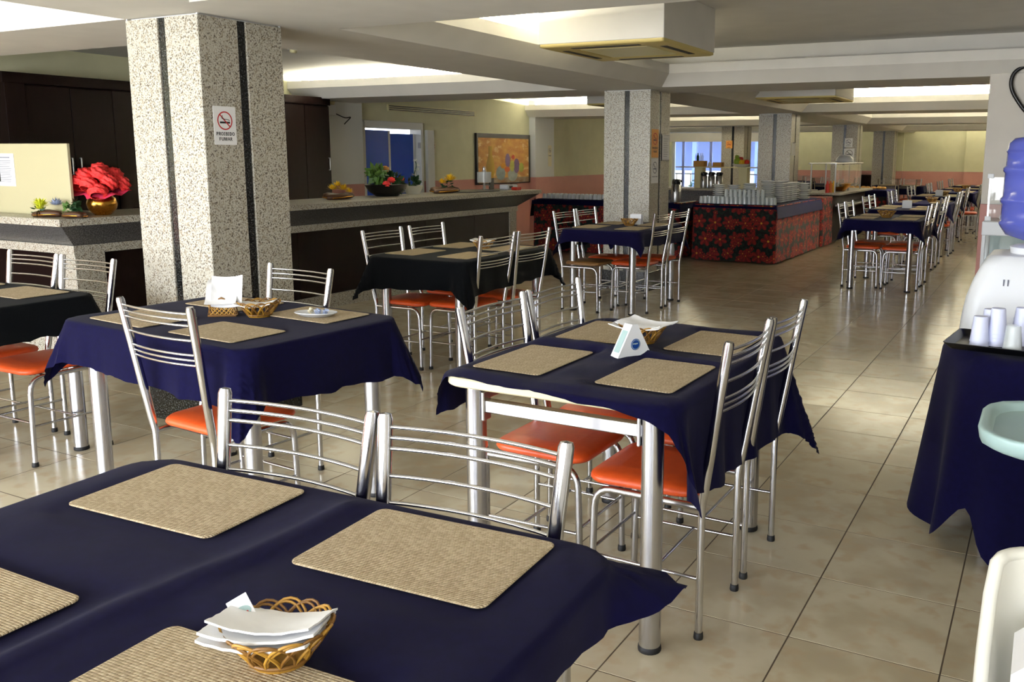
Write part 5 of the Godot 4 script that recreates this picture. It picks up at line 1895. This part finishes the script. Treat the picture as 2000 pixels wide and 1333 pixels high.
	obj("bowl", lt([Vector2(0.001, 0.0), Vector2(0.08, 0.0), Vector2(0.19, 0.06), Vector2(0.185, 0.062), Vector2(0.001, 0.02)], 24), M.porcelain, fb)
	var fruits := [["melon", 0.085, "fruit_green", -0.08, 0.11, 0.0, "green melon at the left of the fruit bowl"], ["yellow_fruit", 0.06, "fruit_yellow", 0.02, 0.09, 0.05, "yellow fruit in the middle of the fruit bowl"], ["red_apple", 0.055, "fruit_red", 0.12, 0.10, 0.03, "red apple at the right of the fruit bowl"], ["yellow_fruit", 0.055, "fruit_yellow", 0.05, 0.10, -0.07, "yellow fruit at the back of the fruit bowl"], ["red_apple", 0.05, "fruit_red", -0.02, 0.16, -0.02, "red apple on top of the fruit bowl"], ["lime_fruit", 0.045, "fruit_green", -0.09, 0.20, 0.02, "small green fruit topmost in the fruit bowl"]]
	for f in fruits:
		var s := MB.new()
		s.lathe([Vector2(0.002, -f[1]), Vector2(f[1] * 0.5, -f[1] * 0.87), Vector2(f[1] * 0.87, -f[1] * 0.5), Vector2(f[1], 0), Vector2(f[1] * 0.87, f[1] * 0.5), Vector2(f[1] * 0.5, f[1] * 0.85), Vector2(0.002, f[1] * 0.8)], 14)
		one(f[0], f[6], "fruit", s, M[f[2]], Vector3(-5.56 + f[3], 1.335 + f[4], -17.45 + f[5]), 0, "fruit in the bowl")
	# food on the right arm
	for k in 3:
		one("juice_bottle", ["red sauce bottle on the salad counter", "amber sauce bottle on the salad counter", "yellow sauce bottle on the salad counter"][k], "bottle", lt([Vector2(0.001, 0), Vector2(0.035, 0), Vector2(0.036, 0.14), Vector2(0.015, 0.18), Vector2(0.014, 0.21), Vector2(0.001, 0.212)], 14), [M.fruit_red, M.amber, M.fruit_yellow][k], Vector3(-3.62 + 0.03 * k, 0.90, -16.48 - k * 0.12))
	var gb := thing("golden_bowl", "golden bowl on the stone serving counter", "bowl", Vector3(-3.60, 0.90, -17.5))
	obj("bowl", lt([Vector2(0.001, 0), Vector2(0.09, 0), Vector2(0.19, 0.1), Vector2(0.2, 0.14), Vector2(0.18, 0.14), Vector2(0.001, 0.03)], 24), M.gold, gb)
	obj("rim", lt([Vector2(0.2, 0.135), Vector2(0.215, 0.145), Vector2(0.2, 0.15)], 24), M.gold, gb)
	var dl := thing("dome_lid", "white domed cover standing above the golden bowl", "lid", Vector3(-3.66, 1.442, -18.1))
	obj("dome", lt([Vector2(0.18, 0.0), Vector2(0.17, 0.07), Vector2(0.11, 0.13), Vector2(0.001, 0.15)], 24), M.porcelain, dl)
	obj("rim", lt([Vector2(0.18, -0.005), Vector2(0.2, 0.0), Vector2(0.18, 0.012)], 24), M.porcelain, dl)
	# cloth-covered table with bread beyond the island
	skirt_table("bread_table", "blue clothed table with bread beyond the stone counter", Vector3(-4.0, 0, -19.75), Vector3(-3.1, 0, -20.9), 0.845, 0.45, "skirt of the bread table")
	for k in 7:
		var b := MB.new()
		b.lathe([Vector2(0.002, 0.0), Vector2(0.05, 0.004), Vector2(0.062, 0.03), Vector2(0.045, 0.058), Vector2(0.002, 0.066)], 14)
		one("bread_roll", "golden bread roll on the bread table", "bread", b, M.bread, Vector3(-3.85 + k * 0.11, 0.858, -19.95 - 0.06 * (k % 3)), 0, "bread rolls on the bread table")
	# hanging candelabrum behind
	var cl := thing("tiered_stand", "thin white two-tier stand seen above the sneeze guard", "stand", Vector3(-4.6, 0.0, -22.6))
	obj("pole", tb([Vector3(0, 0, 0), Vector3(0, 2.12, 0)], 0.012, 6), M.plastic_white, cl)
	for yy in [1.78, 2.02]:
		obj("tier", lt([Vector2(0.001, yy), Vector2(0.26 - 0.05 * (yy - 1.78), yy), Vector2(0.27 - 0.05 * (yy - 1.78), yy + 0.02), Vector2(0.001, yy + 0.012)], 20), M.plastic_white, cl)
	obj("base", lt([Vector2(0.001, 0), Vector2(0.2, 0), Vector2(0.03, 0.05)], 20), M.plastic_white, cl)


func thermos(at: Vector3, sc: float, label: String) -> void:
	var t := thing("pump_thermos", label, "thermos", at, PI / 2, "steel thermos jugs")
	t.scale = Vector3.ONE * sc
	obj("body", lt([Vector2(0.001, 0.0), Vector2(0.075, 0.0), Vector2(0.078, 0.01), Vector2(0.078, 0.25), Vector2(0.06, 0.275)], 20), M.steel, t)
	obj("collar", lt([Vector2(0.062, 0.27), Vector2(0.066, 0.28), Vector2(0.066, 0.32), Vector2(0.055, 0.345), Vector2(0.001, 0.35)], 20), M.plastic_black, t)
	obj("spout", tb([Vector3(0.03, 0.32, 0.02), Vector3(0.11, 0.325, 0.03), Vector3(0.125, 0.30, 0.035)], [0.018, 0.014, 0.011], 8), M.plastic_black, t)
	obj("handle", tb(smooth_path([Vector3(-0.06, 0.33, 0), Vector3(-0.115, 0.30, 0), Vector3(-0.115, 0.2, 0), Vector3(-0.078, 0.16, 0)], 4), 0.009, 6), M.plastic_black, t)


# ------------------------------------------------------------------ right corner: water dispenser, cups, high chair
func build_corner_things() -> void:
	# round table under a long navy cloth
	var rt := thing("round_table", "small round table under a long navy cloth at the right edge", "table", Vector3(0.05, 0, -3.93))
	obj("tabletop", lt([Vector2(0.001, 0.775), Vector2(0.352, 0.775), Vector2(0.358, 0.78), Vector2(0.358, 0.797), Vector2(0.352, 0.802), Vector2(0.001, 0.803)], 36), M.laminate, rt)
	for q in 4:
		var a := PI / 4 + q * PI / 2
		obj("leg", lt([Vector2(0.018, 0.0), Vector2(0.018, 0.775)], 10), M.plastic_white, rt, Vector3(cos(a) * 0.26, 0, sin(a) * 0.26))
	var m := MB.new()
	var g := []
	for i in 121:
		var a := TAU * i / 120
		var row := []
		# the hem rises and dips: longest towards the camera, caught up at the left
		var len := 0.70 + 0.075 * cos(a - 1.85) + 0.02 * sin(a * 5.0)
		len -= 0.16 * exp(-pow(wrapf(a - 2.15, -PI, PI) / 0.16, 2))
		for j in 22:
			var s := j / 21.0
			var d := s * (0.385 + len)
			var r := minf(d, 0.383)
			var y := 0.806
			if d > 0.383:
				var h := d - 0.383
				y = 0.806 - maxf(0.0, h - 0.006)
				var fold := sin(a * 11.0 + 0.6 * sin(a * 3.0)) * 0.5 + 0.5 * sin(a * 6.0 + 1.0)
				r = 0.386 + minf(h, 0.01) + h * (0.10 + 0.07 * fold)
			row.append(Vector3(cos(a) * r, maxf(y, 0.012), sin(a) * r))
		g.append(row)
	m.sheet(g, Vector3.UP)
	one("round_tablecloth", "long navy cloth hanging to the floor over the round table at right", "tablecloth", m, M.navy, Vector3(0.05, 0, -3.93))
	# tray and cups
	var ty := 0.809
	var tr := MB.new()
	tr.loops([rrect(0.20, 0.15, 0.015, 0.0), rrect(0.225, 0.175, 0.02, 0.026), rrect(0.219, 0.169, 0.02, 0.027), rrect(0.197, 0.147, 0.015, 0.005)])
	one("serving_tray", "black plastic tray holding the cups on the round table", "tray", tr, M.plastic_black, Vector3(-0.09, ty + 0.003, -3.80), deg_to_rad(-6))
	var cups := [[-0.205, -3.76, 2, "cup", "left white plastic cup stack on the black tray"], [-0.145, -3.79, 4, "cup", "tall white plastic cup stack on the black tray"], [-0.175, -3.86, 3, "cup", "plastic cup stack behind the tall one on the black tray"], [-0.085, -3.70, 1, "glass_ware", "clear plastic cup at the front of the black tray"], [-0.06, -3.85, 4, "cup", "right white plastic cup stack on the black tray"]]
	var one_cup := lt([Vector2(0.001, 0.10), Vector2(0.025, 0.10), Vector2(0.0265, 0.096), Vector2(0.0355, 0.004), Vector2(0.037, 0.0), Vector2(0.035, 0.0), Vector2(0.025, 0.094)], 20).mesh()
	for c in cups:
		for k in int(c[2]):
			one("plastic_cup", c[4] if c[2] == 1 else "plastic cup, part of the " + c[4], "cup", one_cup, M[c[3]], Vector3(c[0], ty + 0.0095 + k * 0.016, c[1]), 0, c[4])
	# water dispenser with a blue bottle
	var wd := thing("water_dispenser", "white water dispenser behind the round table", "water dispenser", Vector3(-0.03, 0, -4.72))
	var ls := []
	for q in [[0.31, 0.26, 0.0], [0.31, 0.26, 0.72], [0.305, 0.26, 0.80], [0.29, 0.25, 0.90], [0.265, 0.24, 0.98], [0.235, 0.22, 1.05], [0.20, 0.20, 1.095], [0.15, 0.16, 1.10]]:
		ls.append(rrect(q[0], q[1], 0.07, q[2], 5))
	var bm := MB.new()
	bm.loops(ls)
	obj("body", bm, M.plastic_white, wd)
	obj("collar", lt([Vector2(0.12, 1.095), Vector2(0.125, 1.13), Vector2(0.10, 1.14), Vector2(0.001, 1.14)], 24), M.plastic_white, wd)
	for q in 2:
		obj("print_mark", bx(Vector3(-0.13 + q * 0.018, 0.98, 0.2415), Vector3(0.006, 0.03, 0.002)), M.grey_ink, wd)
	obj("drip_tray", bx(Vector3(0, 0.55, 0.29), Vector3(0.26, 0.03, 0.08), 0.006), M.plastic_black, wd)
	for q in 2:
		obj("tap", bx(Vector3(-0.06 + q * 0.12, 0.80, 0.275), Vector3(0.03, 0.07, 0.05), 0.008), [M.blue_door, M.fruit_red][q], wd)
	one("water_bottle", "large translucent blue water bottle upside down on the dispenser", "bottle", lt([Vector2(0.03, 0.0), Vector2(0.04, 0.01), Vector2(0.15, 0.045), Vector2(0.178, 0.085), Vector2(0.185, 0.10), Vector2(0.176, 0.115), Vector2(0.176, 0.19), Vector2(0.184, 0.20), Vector2(0.184, 0.215), Vector2(0.174, 0.225), Vector2(0.172, 0.335), Vector2(0.181, 0.345), Vector2(0.181, 0.36), Vector2(0.170, 0.37), Vector2(0.168, 0.43), Vector2(0.174, 0.438), Vector2(0.166, 0.45), Vector2(0.164, 0.475), Vector2(0.14, 0.50), Vector2(0.10, 0.505), Vector2(0.001, 0.505)], 40), M.water_blue, Vector3(-0.03, 1.141, -4.72))
	# two high chairs at the very edge: the nearer faces the camera, only the farther one's tray shows
	var hc := thing("high_chair", "white baby high chair with a lime and purple cushion at the lower right edge", "high chair", Vector3(0.178, -0.0, -1.72))
	var g2 := []
	for i in 25:
		var row := []
		var s := i / 24.0 * 2.0 - 1.0
		for j in 9:
			var v := j / 8.0
			var a: float = s * PI * 0.66
			var rr := 0.185 + 0.03 * v
			var top := 0.755 - 0.36 * smoothstep(0.55, 1.0, absf(s))
			row.append(Vector3(signf(sin(a)) * pow(absf(sin(a)), 0.55) * rr, lerpf(0.36, top, v), -signf(cos(a)) * pow(absf(cos(a)), 0.55) * rr * 0.85 - 0.03 * v))
		g2.append(row)
	var sm := MB.new()
	sm.sheet(g2, Vector3(0, 0, 1))
	var g3 := []
	for i in 25:
		var row := []
		for j in 9:
			var p: Vector3 = g2[i][j]
			row.append(p + Vector3(p.x, 0, p.z).normalized() * 0.02)
		g3.append(row)
	sm.sheet(g3, Vector3(0, 0, -1))
	var rimp := []
	for i in 25:
		rimp.append((g2[i][8] + g3[i][8]) * 0.5)
	sm.tube(rimp, 0.014, 8)
	obj("seat_shell", sm, M.shell_white, hc)
	obj("seat_base", bx(Vector3(0, 0.37, 0.0), Vector3(0.36, 0.04, 0.36), 0.015), M.shell_white, hc)
	var cu := obj("cushion", bx(Vector3(0.01, 0.57, -0.13), Vector3(0.23, 0.32, 0.05), 0.02), M.paper, hc)
	for q in [[-0.07, 0.66, "lime", 0.04], [-0.075, 0.57, "lime", 0.035], [-0.075, 0.48, "purple", 0.016], [-0.06, 0.71, "purple", 0.014], [-0.02, 0.62, "purple", 0.018], [0.03, 0.55, "lime", 0.04]]:
		var dt := obj("printed_dot", lt([Vector2(0.001, 0.002), Vector2(q[3], 0.002), Vector2(q[3], 0.0)], 16), M[q[2]], cu)
		dt.transform = Transform3D(Basis(Vector3.RIGHT, PI / 2), Vector3(q[0], q[1], -0.1045))
	obj("side_cushion", bx(Vector3(-0.138, 0.53, 0.0), Vector3(0.072, 0.26, 0.20), 0.02), M.paper, hc)
	for q in [[0.56, 0.0, "lime", 0.032], [0.62, -0.012, "purple", 0.010], [0.49, -0.008, "purple", 0.013], [0.44, 0.012, "purple", 0.010]]:
		var dt := obj("printed_dot", lt([Vector2(0.001, 0.002), Vector2(q[3], 0.002), Vector2(q[3], 0.0)], 16), M[q[2]], hc)
		dt.transform = Transform3D(Basis(Vector3.RIGHT, PI / 2), Vector3(q[1] - 0.138, q[0], 0.1005))
	obj("seat_cushion", bx(Vector3(0.02, 0.41, 0.02), Vector3(0.26, 0.04, 0.26), 0.015), M.paper, hc)
	for s in [-1, 1]:
		for e in [-1, 1]:
			obj("leg", tb([Vector3(s * 0.15, 0.36, e * 0.12), Vector3(s * 0.21, 0.012, e * 0.24)], 0.016, 8), M.steel, hc)
	var h2 := thing("high_chair", "high chair of which only the pale green tray shows at the right edge", "high chair", Vector3(0.16, 0, -2.45))
	var tm := MB.new()
	tm.loops([rrect(0.24, 0.19, 0.12, 0.82), rrect(0.265, 0.215, 0.13, 0.835), rrect(0.27, 0.22, 0.13, 0.865), rrect(0.262, 0.212, 0.13, 0.872), rrect(0.245, 0.195, 0.12, 0.868), rrect(0.235, 0.185, 0.12, 0.852)])
	obj("tray", tm, M.tray_green, h2, Vector3(-0.01, 0, -0.07))
	obj("seat_shell", bx(Vector3(0.33, 0.66, -0.07), Vector3(0.30, 0.5, 0.34), 0.05), M.shell_white, h2)
	for s in [-1, 1]:
		obj("tray_arm", tb([Vector3(0.06, 0.835, -0.07 + s * 0.12), Vector3(0.34, 0.80, -0.07 + s * 0.12)], 0.012, 6), M.shell_white, h2)
		for e in [-1, 1]:
			obj("leg", tb([Vector3(0.33 + s * 0.1, 0.45, -0.07 + e * 0.12), Vector3(0.33 + s * 0.16, 0.012, -0.07 + e * 0.22)], 0.016, 8), M.steel, h2)
